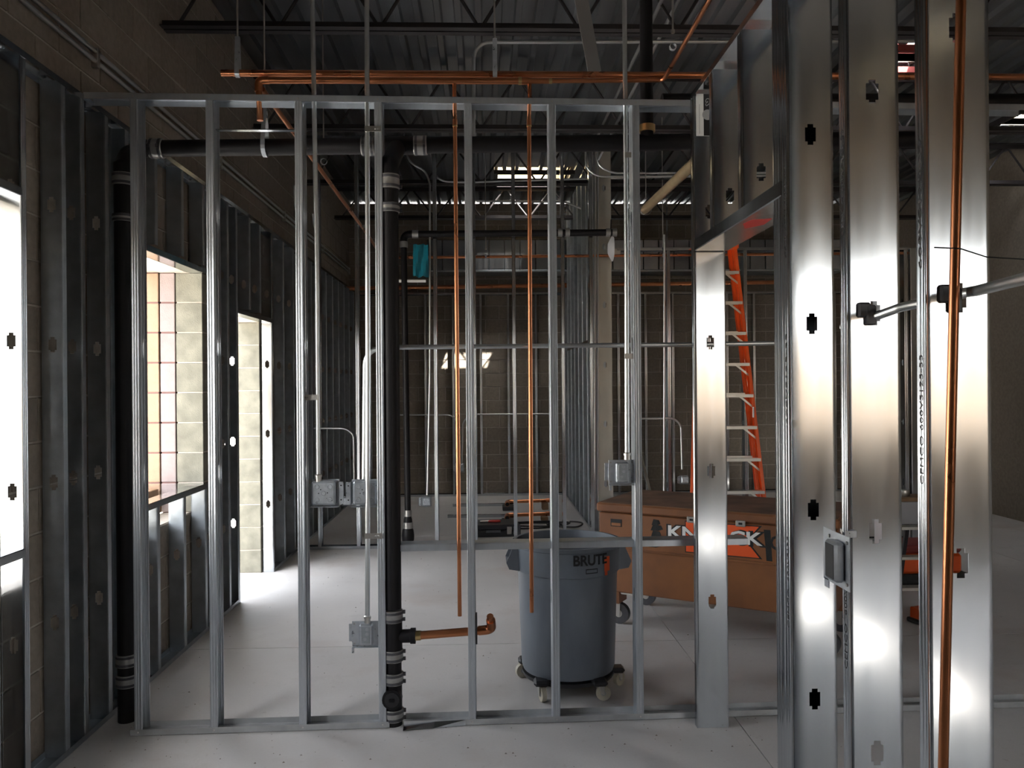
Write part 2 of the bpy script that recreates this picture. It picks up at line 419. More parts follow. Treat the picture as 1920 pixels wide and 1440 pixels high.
# ceiling: roof board over ribbed deck sheets, with framed openings
zd = lambda y: 4.415 - .0185 * (y - 6)
HOLES = [(.2, 1.12, 10.1, 10.9), (5.45, 5.95, 7.9, 8.5), (3.42, 3.82, 6.5, 6.9), (3.65, 4.2, -3.5, -2.9)]  # last opening is unseen, added to drop a sun patch behind the camera
rb = MB()
for x0, x1, y0, y1 in [(a, b, c, d) for a, b, c, d in cut(XW - .2, XE + .2, YS - .2, YN + .1, [h for h in HOLES])]:
    rb.add([(x0,y0,zd(y0)+.047),(x1,y0,zd(y0)+.047),(x1,y1,zd(y1)+.047),(x0,y1,zd(y1)+.047),(x0,y0,zd(y0)+.12),(x1,y0,zd(y0)+.12),(x1,y1,zd(y1)+.12),(x0,y1,zd(y1)+.12)],
           [(3,2,1,0),(4,5,6,7),(0,1,5,4),(1,2,6,5),(2,3,7,6),(3,0,4,7)])
ceiling = rb.build('ceiling', 'roof', kind='structure')
PR = [(0, .042), (.088, .042), (.100, 0), (.140, 0), (.152, .042)]
for s in range(9):
    v = []; f = []
    for k in range(6):
        for (ax_, az_), (bx_, bz_) in zip(PR, PR[1:]):
            x0 = XW + .912 * s + .152 * k + ax_; x1 = x0 + bx_ - ax_; xm = (x0 + x1) / 2
            ys = [YS - .2, YN + .3]
            for h in HOLES:
                if h[0] < xm < h[1]: ys += [h[2], h[3]]
            ys.sort()
            for y0, y1 in zip(ys[::2], ys[1::2]):
                o = len(v); v += [(x0, y0, zd(y0) + az_), (x1, y0, zd(y0) + bz_), (x1, y1, zd(y1) + bz_), (x0, y1, zd(y1) + az_)]; f.append((o, o+1, o+2, o+3))
    MB().sheet(v, f, .001).build('deck_sheet', 'deck', ceiling)
for i, (x0, x1, y0, y1) in enumerate(HOLES):
    z = zd((y0 + y1) / 2); mm = 'redoxide' if i == 2 else 'ply'; c = MB(); t = .03
    zt = z + (.68, .13, .2, .3)[i]; zb = z + .045
    for lo, hi in (((x0 - t, y0 - t, zb), (x1 + t, y0, zt)), ((x0 - t, y1, zb), (x1 + t, y1 + t, zt)), ((x0 - t, y0, zb), (x0, y1, zt)), ((x1, y0, zb), (x1 + t, y1, zt))): c.box(lo, hi)
    c.build('roof_curb', mm, ceiling)
    # angle frame around the opening, under the deck
    fr = MB()
    for lo, hi in (((x0 - .05, y0 - .05, z - .05), (x1 + .05, y0, z)), ((x0 - .05, y1, z - .05), (x1 + .05, y1 + .05, z)), ((x0 - .05, y0, z - .05), (x0, y1, z)), ((x1, y0, z - .05), (x1 + .05, y1, z))): fr.box(lo, hi)
    fr.build('opening_frame', 'redoxide' if i == 2 else 'joist', ceiling)

# open-web joists
jl = ['black open-web roof joist nearest the copper pipes', 'second black roof joist, just above the black drain pipe',
      'third black roof joist, in front of the bright roof opening', 'farthest black roof joist, sunlit under the roof opening']
ZB, ZT = 3.85, 4.27
chord = {}
for i, y in enumerate((5.02, 6.98, 8.86, 10.72)):
    zt = zd(y) - .052
    j = root('roof_joist', (2.1, y, ZB), label=jl[i], cat='joist', group='roof joists')
    for nm, z, s in (('bottom_chord', ZB, 1), ('top_chord', zt, -1)):
        for d in (-1, 1):
            MB().prism([(XW, y + d * .008, z), (XW, y + d * .058, z), (XW, y + d * .058, z + s * .006), (XW, y + d * .014, z + s * .006), (XW, y + d * .014, z + s * .05), (XW, y + d * .008, z + s * .05)], (XE - XW, 0, 0)).build(nm, 'joist', j)
    me = {}
    x = -1.88
    for k in range(26):
        a = (x + .3125 * k, y, ZB + .012 if k % 2 == 0 else zt - .012); b = (x + .3125 * (k + 1), y, zt - .012 if k % 2 == 0 else ZB + .012)
        kk = k % 2
        if kk not in me: me[kk] = MB().tube([Vector((0, 0, 0)), Vector(b) - Vector(a)], .011, 8).mesh('web_member', 'joist')
        inst('web_member', me[kk], j, a)

# ================================================================== FRAMED WALLS
# --- left furring (along Y)
FUR = root('furring_wall', (XFUR, 6.5, 0), label='steel stud furring along the left block wall around the window and door openings', cat='stud wall')
D = .092
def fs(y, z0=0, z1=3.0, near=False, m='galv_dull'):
    """stud of the left furring with its web at y; near=True: web faces +y"""
    if near: stud(FUR, D, z1 - z0, (XFUR - D, y), math.pi if False else 0, z0, m=m) if False else stud(FUR, D, z1 - z0, (XFUR, y), math.pi, z0, m=m)
    else: stud(FUR, D, z1 - z0, (XFUR - D, y), 0, z0, m=m)
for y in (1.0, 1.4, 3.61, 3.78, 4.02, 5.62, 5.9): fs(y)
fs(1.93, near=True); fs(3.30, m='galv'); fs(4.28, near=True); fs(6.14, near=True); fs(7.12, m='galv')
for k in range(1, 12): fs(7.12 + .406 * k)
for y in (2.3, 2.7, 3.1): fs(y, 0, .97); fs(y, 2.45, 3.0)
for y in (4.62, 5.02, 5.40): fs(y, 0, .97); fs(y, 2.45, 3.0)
for y in (6.45, 6.75): fs(y, 2.25, 3.0)
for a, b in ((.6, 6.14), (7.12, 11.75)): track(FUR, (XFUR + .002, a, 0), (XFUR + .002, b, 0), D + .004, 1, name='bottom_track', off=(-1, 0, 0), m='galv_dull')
track(FUR, (XFUR + .002, .6, 3.012), (XFUR + .002, 11.75, 3.012), D + .004, -1, name='top_track', off=(-1, 0, 0), m='galv')
for a, b, z, u, n in ((1.93, 3.30, .99, -1, 'sill_track'), (4.28, 5.62, .99, -1, 'sill_track'), (1.93, 3.30, 2.415, 1, 'header_track'), (4.28, 5.62, 2.395, 1, 'header_track'), (6.14, 7.12, 2.195, 1, 'header_track')):
    track(FUR, (XFUR + .002, a, z), (XFUR + .002, b, z), D + .004, u, Fl=.035, name=n, off=(-1, 0, 0))

# --- front partition (along X), very slightly out of square
YF = lambda x: 3.84 + .022 * (x + .5)
PT = root('stud_partition', (0, YF(0), 0), label='open steel stud partition across the foreground with seven slender studs', cat='partition')
PX = [-1.634, -1.285, -.871, -.495, -.067, .34, .749]
for i, x in enumerate(PX + [1.68, 1.99]):
    s = stud(PT, D, 3.005, (x - .018, YF(x) + D), -math.pi / 2, .002, m='galv_stud')
    if i < 7:
        for z in (.018, 3.004): MB().lathe([(.0, -.004), (.0035, -.003), (.004, 0)], (x, YF(x) - .002, z), 8, 'Y').build('screw', 'zinc', s)
def ptrack(a, b, z, up, name, dep=D + .004, d0=-.002, Fl=.03): return track(PT, (a, YF(a) + d0, z), (b, YF(b) + d0, z), dep, up, name=name, Fl=Fl, m='dusty' if name == 'bottom_track' else 'galv_stud')
ptrack(XFUR, 2.75, 3.02, -1, 'top_track')
ptrack(XFUR + .19, -.463, .0015, 1, 'bottom_track')
ptrack(-.395, 2.75, .0015, 1, 'bottom_track')
MB().sheet([(-.395, YF(-.4) - .042, .004), (-.395, YF(-.4) - .004, .016), (-.25, YF(-.25) - .0035, .026), (-.25, YF(-.25) - .022, .003), (-.10, YF(-.1) - .0032, .030), (-.10, YF(-.1) - .0045, .003)], [(0, 3, 2, 1), (3, 5, 4, 2)], .0012).build('bent_flange', 'galv', PT)
ptrack(-.425, 1.30, .868, -1, 'blocking', dep=.09, d0=.036, Fl=.032)
# short strap between the second and third stud
MB().box((PX[1] + .018, YF(-1.1) + .03, 2.862), (PX[2] - .018, YF(-1.1) + .06, 2.866)).build('strap', 'galv', PT)

# --- right wall (along Y) of six-inch studs with a door opening
XR, DR6 = 1.0, .152
RW = root('stud_wall', (XR + .07, 2.8, 0), label='six-inch steel stud wall on the right with a door opening and stamped studs', cat='stud wall')
RS = []
for y in (3.76, 2.585, 2.20, 1.80, 1.40):
    RS.append(stud(RW, DR6, 3.0, (XR + (.016 if y < 2.3 else 0), y), 0, .002, Fl=.068 if y == 2.585 else .041))
stud(RW, DR6, 3.0, (XR + DR6, 2.722), math.pi, .002, Fl=.068)                        # the jamb's second stud, back to back
for y in (3.44, 3.05): stud(RW, DR6, 3.0 - 2.28, (XR, y), 0, 2.28, Fl=.041)
track(RW, (XR - .002, .9, 3.02), (XR - .002, 3.78, 3.02), DR6 + .004, -1, name='top_track', off=(1, 0, 0))
track(RW, (XR - .002, .9, .0015), (XR - .002, 2.66, .0015), DR6 + .004, 1, name='bottom_track', off=(1, 0, 0))
track(RW, (XR - .002, 2.64, 2.262), (XR - .002, 3.735, 2.262), DR6 + .004, 1, name='header_track', off=(1, 0, 0), Fl=.05)
for y, z, b in ((2.606, .98, 'CEMCO  600VS125'), (2.606, 2.2, 'CEMCO 600VS125-33'), (2.606, 1.65, '600VS125-33'), (2.221, .98, 'CEMCO  600VS125'), (2.221, 2.2, 'CEMCO 600VS125-33'), (1.822, 1.55, 'CEMCO 600VS125-33'), (1.822, 2.05, '600VS125-33')):
    text(b, .021, 'ink', RW, (XR - .0008 + (.016 if y < 2.3 else 0), y, z), (0, 0, 1), (0, 1, 0), width=.30)
# paper sticker on the corner stud
c = at(1323, 215, Y=3.7555)
stk = MB().box((c.x - .044, 3.7575, c.z - .100), (c.x + .044, 3.7585, c.z + .100)).build('sticker', 'decalwhite', RW)
MB().box((c.x - .009, 3.7568, c.z - .099), (c.x + .028, 3.7575, c.z + .099)).build('sticker_band', 'ink', stk)
MB().lathe([(.025, 0), (.025, .0006)], (c.x + .0095, 3.7560, c.z), 20, 'Y').build('sticker_disc', 'decalgrey', stk)
MB().box((c.x - .030, 3.7569, c.z - .09), (c.x - .028, 3.7575, c.z + .05)).build('sticker_line', 'decalgrey', stk)
text('GS', .034, 'decalgrey', stk, (c.x + .010, 3.7565, c.z + .060), (0, 0, -1), (1, 0, 0))
# red spray mark on the door header
MB().prism([(XR + .03, 3.02, 2.2605), (XR + .10, 3.0, 2.2605), (XR + .11, 3.12, 2.2605), (XR + .06, 3.2, 2.2605), (XR + .02, 3.1, 2.2605)], (0, 0, .0006)).build('paint_mark', 'red', RW)

# --- rear partitions
Y8 = 8.05
P8 = root('stud_partition', (-.3, Y8, 0), label='tall steel stud partition in mid distance carrying the thin black pipe', cat='partition')
X8 = [at(px, 720, Y=Y8).x for px in (597, 670, 744, 817, 890, 965, 1057, 1110)]
for x in X8: stud(P8, D, 4.12, (x - .018, Y8 + D), -math.pi / 2, .002)
track(P8, (XFUR, Y8 - .002, .0015), (1.16, Y8 - .002, .0015), D + .004, 1, name='bottom_track')
track(P8, (XFUR, Y8 - .002, 4.135), (1.16, Y8 - .002, 4.135), D + .004, -1, name='top_track')
P9 = root('stud_partition', (3, Y8, 0), label='lower steel stud partition behind the orange ladder and job box', cat='partition')
for px in (1255, 1330, 1399, 1474, 1549, 1624, 1700): 
    x = at(px, 720, Y=Y8).x; stud(P9, D, 3.0, (x - .018, Y8 + D), -math.pi / 2, .002)
track(P9, (1.36, Y8 - .002, .0015), (4.35, Y8 - .002, .0015), D + .004, 1, name='bottom_track')
track(P9, (1.36, Y8 - .002, 3.012), (4.35, Y8 - .002, 3.012), D + .004, -1, name='top_track')
stud(P9, DR6, 3.0, (4.38, Y8), 0, .002, Fl=.041)
# depthwise six-inch wall from the wide primed stud to the rear wall
DW = root('stud_wall', (1.26, 10, 0), label='deep steel stud wall receding to the rear behind the wide pale end stud', cat='stud wall')
stud(DW, DR6, 4.12, (1.18, 8.24), 0, .002, Fl=.041, m='galv_cream', name='end_stud', label='wide pale primed end stud')
for k in range(1, 9): stud(DW, DR6, 4.12, (1.18, 8.24 + .42 * k), 0, .002, Fl=.041, m='galv_dull')
track(DW, (1.178, 8.2, .0015), (1.178, 11.6, .0015), DR6 + .004, 1, name='bottom_track', off=(1, 0, 0))
track(DW, (1.178, 8.2, 4.135), (1.178, 11.6, 4.135), DR6 + .004, -1, name='top_track', off=(1, 0, 0))
track(DW, (1.178, 9.0, 2.1), (1.178, 11.2, 2.1), DR6 + .004, 1, name='stiffener', off=(1, 0, 0))
# furring on the rear wall
YR = 11.745
RF = root('furring_wall', (1.5, YR, 0), label='low steel stud furring along the far block wall', cat='stud wall')
for k in range(-4, 16):
    x = -.445 + .406 * k
    if XW + .1 < x < 1.15 or 1.4 < x < 5.6: stud(RF, D, 2.97, (x - .018, YR + D), -math.pi / 2, .002)
for a, b in ((XFUR, 1.16), (1.36, 5.6)):
    track(RF, (a, YR - .002, .0015), (b, YR - .002, .0015), D + .004, 1, name='bottom_track')
    track(RF, (a, YR - .002, 2.985), (b, YR - .002, 2.985), D + .004, -1, name='top_track')

# ================================================================== PIPES
def ring_fit(parent, p, axis, r, half, name='coupling', m='band', n=20):
    MB().lathe([(r, -half), (r, half)], p, n, axis).build(name, m, parent)
YP = lambda x: YF(x) + .046          # middle of the front partition
def band(parent, p, axis, r, half=.03, screws=True):
    """no-hub coupling: shield, two worm clamps with screw housings"""
    p = Vector(p)
    c = MB().lathe([(r, -half), (r + .002, -half + .002), (r + .002, half - .002), (r, half)], p, 20, axis).build('coupling', 'band', parent)
    if screws:
        av = {'X': Vector((1, 0, 0)), 'Y': Vector((0, 1, 0)), 'Z': Vector((0, 0, 1))}[axis]
        for s in (-1, 1):
            q = p + av * s * half * .62
            MB().lathe([(r + .0035, -.006), (r + .0035, .006)], q, 20, axis).build('clamp', 'casterblk', c)
            side = Vector((1, 0, 0)) if axis != 'X' else Vector((0, -1, 0))
            MB().beam(q + side * (r + .001), q + side * (r + .013), .012, .016).build('clamp_screw', 'casterblk', c)
    return c

# --- copper mains above the partition
CA = root('copper_pipe', (0, 3.95, 3.168), label='upper horizontal copper main above the partition with an open left end', cat='pipe')
MB().tube([(-1.267, 3.95, 3.168), (3.0, 3.95, 3.172)], .0165, 16).build('pipe', 'copper', CA)
for x in (-.55, .9): ring_fit(CA, (x, 3.95, 3.169), 'X', .0185, .022, m='copper')
CB = root('copper_pipe', (0, 3.93, 3.128), label='lower copper main with elbow, reducer and a branch turning towards the viewer', cat='pipe')
xb = -1.082
MB().tube(bend([(xb + .02, 3.93, 3.127), (.20, 3.93, 3.13)], .02), .0165, 16).build('pipe', 'copper', CB)
MB().tube([(.20, 3.93, 3.13), (.225, 3.93, 3.13), (.25, 3.93, 3.13), (.34, 3.93, 3.13)], [.0185, .0185, .013, .013], 16).build('reducer', 'copper', CB)
MB().tube(bend([(.33, 3.93, 3.13), (.90, 3.93, 3.138), (.90, 1.6, 3.16)], .03), .0105, 14).build('branch', 'copper', CB)
for x in (.19, .34): ring_fit(CB, (x, 3.93, 3.13), 'X', .0195 if x < .2 else .0135, .008, 'solder_ring', 'brass')
MB().tube(bend([(xb + .05, 3.93, 3.127), (xb, 3.93, 3.127), (xb, 3.93, 3.07)], .03), .0195, 16).build('elbow', 'copper', CB)
MB().tube([(xb, 3.93, 3.09), (xb + .006, 3.93, 2.93)], .0155, 14).build('stub', 'copper', CB)
MB().tube([(xb + .012, 3.95, 3.09), (-1.0, 6.9, 2.95), (-.985, 7.9, 2.90)], .0135, 12).build('branch', 'copper', CB)
# --- vertical copper drops inside the partition
for i, (x0, x1, yb) in enumerate(((851, 862, 1155), (990, 997, 1148))):
    yy = YP(-.1 + .38 * i) - .026
    a = at(x0 + 2, 230, Y=yy); b = at(x1, yb, Y=yy); t = at((852, 993)[i], 165, Y=3.93)
    d = root('copper_pipe', (b.x, yy, b.z), label=('left-hand vertical copper drop hanging in the partition', 'right-hand vertical copper drop with an offset at its top, in front of the grey bin')[i], cat='pipe', group='copper drops in the partition')
    MB().tube(bend([a, b], .02), .0098, 12).build('pipe', 'copper', d)
    MB().tube(bend([Vector((t.x, 3.93, 3.115)), Vector((t.x, 3.93, 3.06)), a + Vector((0, 0, .03)), a - Vector((0, 0, .02))], .03), .0098, 12).build('offset', 'copper', d)
    ring_fit(d, a, 'Z', .0118, .016, m='copper'); ring_fit(d, a + Vector((0, 0, -.017)), 'Z', .0125, .003, 'solder_ring', 'brass')

# --- black cast-iron drain
RI = .043
HP = root('drain_pipe', (-.4, 4.25, 2.9), label='thick black cast-iron drain pipe running across behind the top of the partition', cat='pipe')
zh = lambda x: 2.90 + .0148 * (x + .8)
MB().tube([(-1.72, 4.25, zh(-1.72)), (-.56, 4.25, zh(-.56))], RI, 20).build('pipe', 'iron', HP)
MB().tube([(-.38, 4.25, zh(-.38)), (2.6, 4.25, zh(2.6))], RI, 20).build('pipe', 'iron', HP)
MB().tube([(-.58, 4.25, zh(-.58)), (-.36, 4.25, zh(-.36))], RI + .006, 20).build('tee', 'iron', HP)
for x in (-1.70, -.60, -.325): band(HP, (x, 4.25, zh(x)), 'X', RI + .006, .035)
MB().tube(bend([(-1.70, 4.25, zh(-1.7)), (-1.765, 4.25, zh(-1.7)), (-1.765, 4.06, 2.80), (-1.765, 4.0, 2.72)], .06), RI, 18).build('elbow', 'iron', HP)
# vent riser and its cleanout plug on the right
xv = at(1213, 240, Y=4.25).x
MB().tube([(xv, 4.25, zh(xv)), (xv, 4.25, 4.40)], .034, 18).build('vent_riser', 'iron', HP)
ring_fit(HP, (xv, 4.25, zh(xv) + .075), 'Z', .044, .018, 'coupling', 'brass')

xs_ = -.449; ys_ = YP(xs_)
VS = root('drain_pipe', (xs_, ys_, 0), label='black vertical drain stack standing in the gap of the partition', cat='pipe')
MB().tube([(xs_, ys_, .56), (xs_ + .0, ys_, 2.60)], RI, 20).build('pipe', 'iron', VS)
MB().tube(bend([(xs_, ys_, 2.58), (xs_, ys_, 2.70), (xs_, 4.19, 2.865), (xs_, 4.22, 2.88)], .07), RI + .003, 20).build('elbow', 'iron', VS)
for z in (2.62, 2.495): band(VS, (xs_, ys_, z), 'Z', RI + .005, .035 if z > 2.6 else .022)
MB().tube([(xs_, ys_, .33), (xs_, ys_, .50)], RI + .003, 20).build('tee', 'iron', VS)
MB().tube([(xs_, ys_, .425), (xs_ + .085, ys_, .425), (xs_ + .086, ys_, .425), (xs_ + .11, ys_, .425)], [.032, .032, .038, .038], 18).build('tee_branch', 'iron', VS)
MB().tube([(xs_, ys_, .17), (xs_, ys_, .34)], RI - .002, 20).build('lower_pipe', 'iron', VS)
MB().tube([(xs_, ys_, 0), (xs_, ys_, .20)], RI, 20).build('base_pipe', 'iron', VS)
cl = MB().tube([(xs_, ys_ - .02, .14), (xs_, ys_ - .062, .14)], RI + .004, 20).build('cleanout', 'iron', VS)
MB().tube([(xs_, ys_ - .055, .14), (xs_, ys_ - .066, .14)], RI - .008, 20).build('plug', 'rubber', cl)
MB().beam((xs_ - .012, ys_ - .070, .14), (xs_ + .012, ys_ - .070, .14), .012, .012).build('plug_nut', 'iron', cl)
for z in (.525, .335, .225, .05): band(VS, (xs_, ys_, z), 'Z', RI + .005, .028)
# copper arm off the stack
AR = root('copper_pipe', (-.3, ys_, .43), label='short copper arm with upturned elbow branching off the black stack', cat='pipe')
e0 = Vector((xs_ + .105, ys_, .425)); e1 = at(905, 1182, Y=ys_ - .01)
MB().tube([e0, e1], .0198, 16).build('pipe', 'copper', AR)
MB().tube([e0 - Vector((.004, 0, 0)), e0 + Vector((.03, 0, .001))], .0235, 16).build('adapter', 'brass', AR)
e2 = e1 + Vector((.045, 0, .004))
MB().tube(bend([e1 - Vector((.02, 0, .001)), e2, e2 + Vector((-.006, -.05, .06))], .035, 8), .0225, 16).build('elbow', 'copper', AR)
MB().tube([e2 + Vector((-.004, -.035, .042)), e2 + Vector((-.009, -.07, .084))], .0165, 16).build('stub', 'copper', AR)
pp = at(896, 1179, Y=ys_)
MB().lathe([(.075, -.004), (.075, .004)], (PX[4] + .022, ys_ + .01, pp.z), 24, 'X').build('isolation_plate', 'rubber', AR)

xl = -1.765
VL = root('drain_pipe', (xl, 4.0, 0), label='black vertical drain pipe in the left corner beside the window', cat='pipe')
MB().tube([(xl, 4.0, 0), (xl, 4.0, 2.74)], RI, 20).build('pipe', 'iron', VL)
for z in (2.66, 2.47, .30, .20): band(VL, (xl, 4.0, z), 'Z', RI + .005, .03 if z != 2.47 else .018)

BP = root('drain_pipe', (2, 4.3, 3.15), label='black pipe showing between the right-hand studs below the copper main', cat='pipe')
MB().tube([(.98, 4.32, 3.17), (3.2, 4.32, 3.18)], .042, 16).build('pipe', 'iron', BP)
band(BP, (1.3, 4.32, 3.171), 'X', .047, .03)

# --- thin black pipe on the mid partition
y8 = Y8 - .04
TP = root('drain_pipe', (-.2, y8, 0), label='thin black drain pipe with elbow on the mid-distance partition', cat='pipe')
ta = at(765, 1000, Y=y8); tb = at(757, 455, Y=y8); tc = at(775, 439, Y=y8); td = at(1150, 436, Y=y8)
MB().tube([(ta.x, y8, .32), tb], .031, 14).build('pipe', 'iron', TP)
MB().tube(bend([tb - Vector((0, 0, .05)), Vector((tb.x, y8, tc.z)), tc + Vector((.05, 0, 0))], .07), .036, 14).build('elbow', 'iron', TP)
MB().tube([tc, td], .034, 14).build('pipe', 'iron', TP)
MB().lathe([(.046, 0), (.048, .05), (.060, .10), (.062, .14), (.056, .19), (.045, .215), (.045, .26), (.042, .30), (.034, .33), (.034, .36)], (ta.x, y8, 0), 18).build('base_fitting', 'iron', TP)
ring_fit(TP, (ta.x, y8, .24), 'Z', .050, .03)
ring_fit(TP, (ta.x, y8, .36), 'Z', .038, .03); ring_fit(TP, (tb.x, y8, tb.z - .02), 'Z', .04, .03); ring_fit(TP, tc + Vector((.02, 0, 0)), 'X', .042, .03)
for px in (1050, 1064, 1140, 1152): ring_fit(TP, (at(px, 437, Y=y8).x, y8, td.z), 'X', .042, .022)

# --- rear copper lines, big insulated pipe
RC = root('copper_pipe', (1, 8.2, 2.93), label='thin copper line along the mid partition just below the silver duct', cat='pipe')
ya = Y8 + .14
p0 = at(748, 483, Y=ya); p1 = at(1300, 478, Y=ya)
MB().tube([p0, p1, p1 + (p1 - p0)], .015, 12).build('pipe', 'copper', RC)
for px in (770, 1010, 1250): ring_fit(RC, (at(px, 480, Y=ya).x, ya, p0.z + .01), 'X', .018, .02, m='copper')
RC2 = root('copper_pipe', (1, 11.5, 3.05), label='wide copper main on the far wall above the furring', cat='pipe')
p0 = at(650, 541, Y=11.5); p1 = at(1060, 535, Y=11.5)
MB().tube([p0, p1, p1 + (p1 - p0) * 1.2], .03, 12).build('pipe', 'copper', RC2)
ring_fit(RC2, p1, 'X', .035, .03, m='copper')
BG = root('insulated_pipe', (1.55, 6.5, 3.3), label='fat tan-brown pipe slanting from the right above the doorway studs', cat='pipe')
M['tanpipe'] = mat('tan_pipe_wrap', (.30, .22, .13), .5, .3, .3, 8)
q0 = at(1208, 394, Y=7.66); q1 = at(1312, 296, Y=5.8)
MB().tube([q0, q1, q1 + (q1 - q0) * .8], .042, 16).build('pipe', 'tanpipe', BG)
ring_fit(BG, q0, 'Y', .046, .012, 'end_ring', 'band')

# --- duct along the rear
DU = root('air_duct', (1.5, 11.1, 3.2), label='shiny silver rectangular duct along the far wall, seamed in panels', cat='duct')
YD = 11.33
a = at(800, 450, Y=YD); b = at(800, 507, Y=YD)
x = a.x; dz = (b.z, a.z)
k = 0
while x < 5.2:
    MB().bbox((x + .003, YD, dz[0]), (x + .215, YD + .42, dz[1]), .006).build('duct_panel', 'galv', DU); x += .22
MB().box((a.x - .02, YD - .02, dz[0] - .025), (5.2, YD + .44, dz[0] - .003)).build('duct_rail', 'galv_dull', DU)
for px in (880, 1040, 1260): 
    x = at(px, 400, Y=11).x
    MB().beam((x, YD - .01, dz[0] - .02), (x, YD - .01, 4.28), .02, .004).build('duct_strap', 'galv', DU)

# ================================================================== HANGERS
def rod_hanger(px, py, Y, r, label, kind='strap', axis='X', z=None):
    c = at(px, py, Y=Y)
    if z is not None: c.z = z
    h = root('pipe_hanger', c, label=label, cat='hanger', group='threaded-rod pipe hangers')
    top = zd(Y) + .005
    MB().tube([(c.x, Y, c.z + r + (.09 if kind == 'strap' else .05)), (c.x, Y, top)], .0048, 8).build('rod', 'zinc', h)
    s = MB(); n = 18; w2 = .011
    if kind == 'strap':
        pts = [(-.004, r + .16)] + [(-r * 1.05, r * .6)] + [(r * 1.08 * math.cos(t), r * 1.08 * math.sin(t)) for t in [math.pi + math.pi * k / 8 for k in range(9)]] + [(r * 1.05, r * .6), (.004, r + .16)]
        t2 = .003
    else:
        pts = [(r * 1.15 * math.cos(t), r * 1.15 * math.sin(t)) for t in [math.pi / 2 + 2 * math.pi * k / 16 for k in range(17)]]; t2 = .003; w2 = .008
    v = []; f = []
    for p, q in pts:
        for sx in (-w2, w2): v.append((c.x + sx, Y + p, c.z + q) if axis == 'X' else (c.x + p, Y + sx, c.z + q))
    for i in range(len(pts) - 1): f.append((2*i, 2*i+1, 2*i+3, 2*i+2))
    s.sheet(v, f, t2); s.build('strap' if kind == 'strap' else 'ring', 'boxsteel', h)
    MB().lathe([(.009, -.008), (.009, .008)], (c.x, Y, c.z + r + (.10 if kind == 'strap' else .055)), 6, 'Z').build('nut', 'zinc', h)
    return h
rod_hanger(446, 137, 3.95, .0175, 'strap hanger holding the open left end of the upper copper main', z=3.168)
rod_hanger(928, 140, 3.95, .0175, 'strap hanger at the middle of the copper mains', z=3.169)
rod_hanger(497, 275, 4.25, RI + .002, 'long strap hanger under the black drain pipe near the left studs', z=2.895)
rod_hanger(607, 303, 5.55, .02, 'ring hanger on the slanting copper branch at the left', 'ring', 'Y', z=at(600, 303, Y=5.55).z)
rod_hanger(1262, 112, 3.55, .014, 'ring hanger on the copper branch that turns towards the viewer', 'ring', 'Y', z=3.142)
rod_hanger(1211, 392, 7.6, .05, 'ring hanger carrying the end of the fat tan pipe', 'ring', 'Y')
for px, py, Y, lb in ((1243, 478, Y8 + .14, 'rod hanger of the thin copper line beside the pale end stud'), (911, 480, Y8 + .14, 'rod hanger of the thin copper line in the middle of the view')):
    rod_hanger(px, py, Y, .017, lb, 'ring', 'X')

# ================================================================== CONDUITS AND BOXES
def conduit(pts, label, r=.0115, rad=.10, straps=(), group=None, conn=None):
    pts = [Vector(p) for p in pts]; lo = min(pts, key=lambda p: p.z)
    c = root('conduit', lo, label=label, cat='conduit', group=group)
    MB().tube(bend(pts, rad, 8), r, 12).build('tube', 'emt', c)
    for p, dx in straps:          # flat two-hole strap from the tube to the stud flange
        p = Vector(p); s = MB().box((min(p.x, p.x + dx) - .014, p.y - r - .004, p.z - .013), (max(p.x, p.x + dx) + .014, p.y - r - .001, p.z + .013)).build('strap', 'zinc', c)
        for t in (.72, .95): MB().lathe([(.0, -.003), (.0045, -.0015), (.0045, 0)], (p.x + dx * t, p.y - r - .0035, p.z), 8, 'Y').build('screw', 'band', s)
    if conn is not None:
        p = Vector(conn); MB().lathe([(r + .003, 0), (r + .003, .022), (r + .006, .022), (r + .006, .032), (r + .002, .036)], p, 12, 'Z').build('connector', 'zinc', c)
    return c
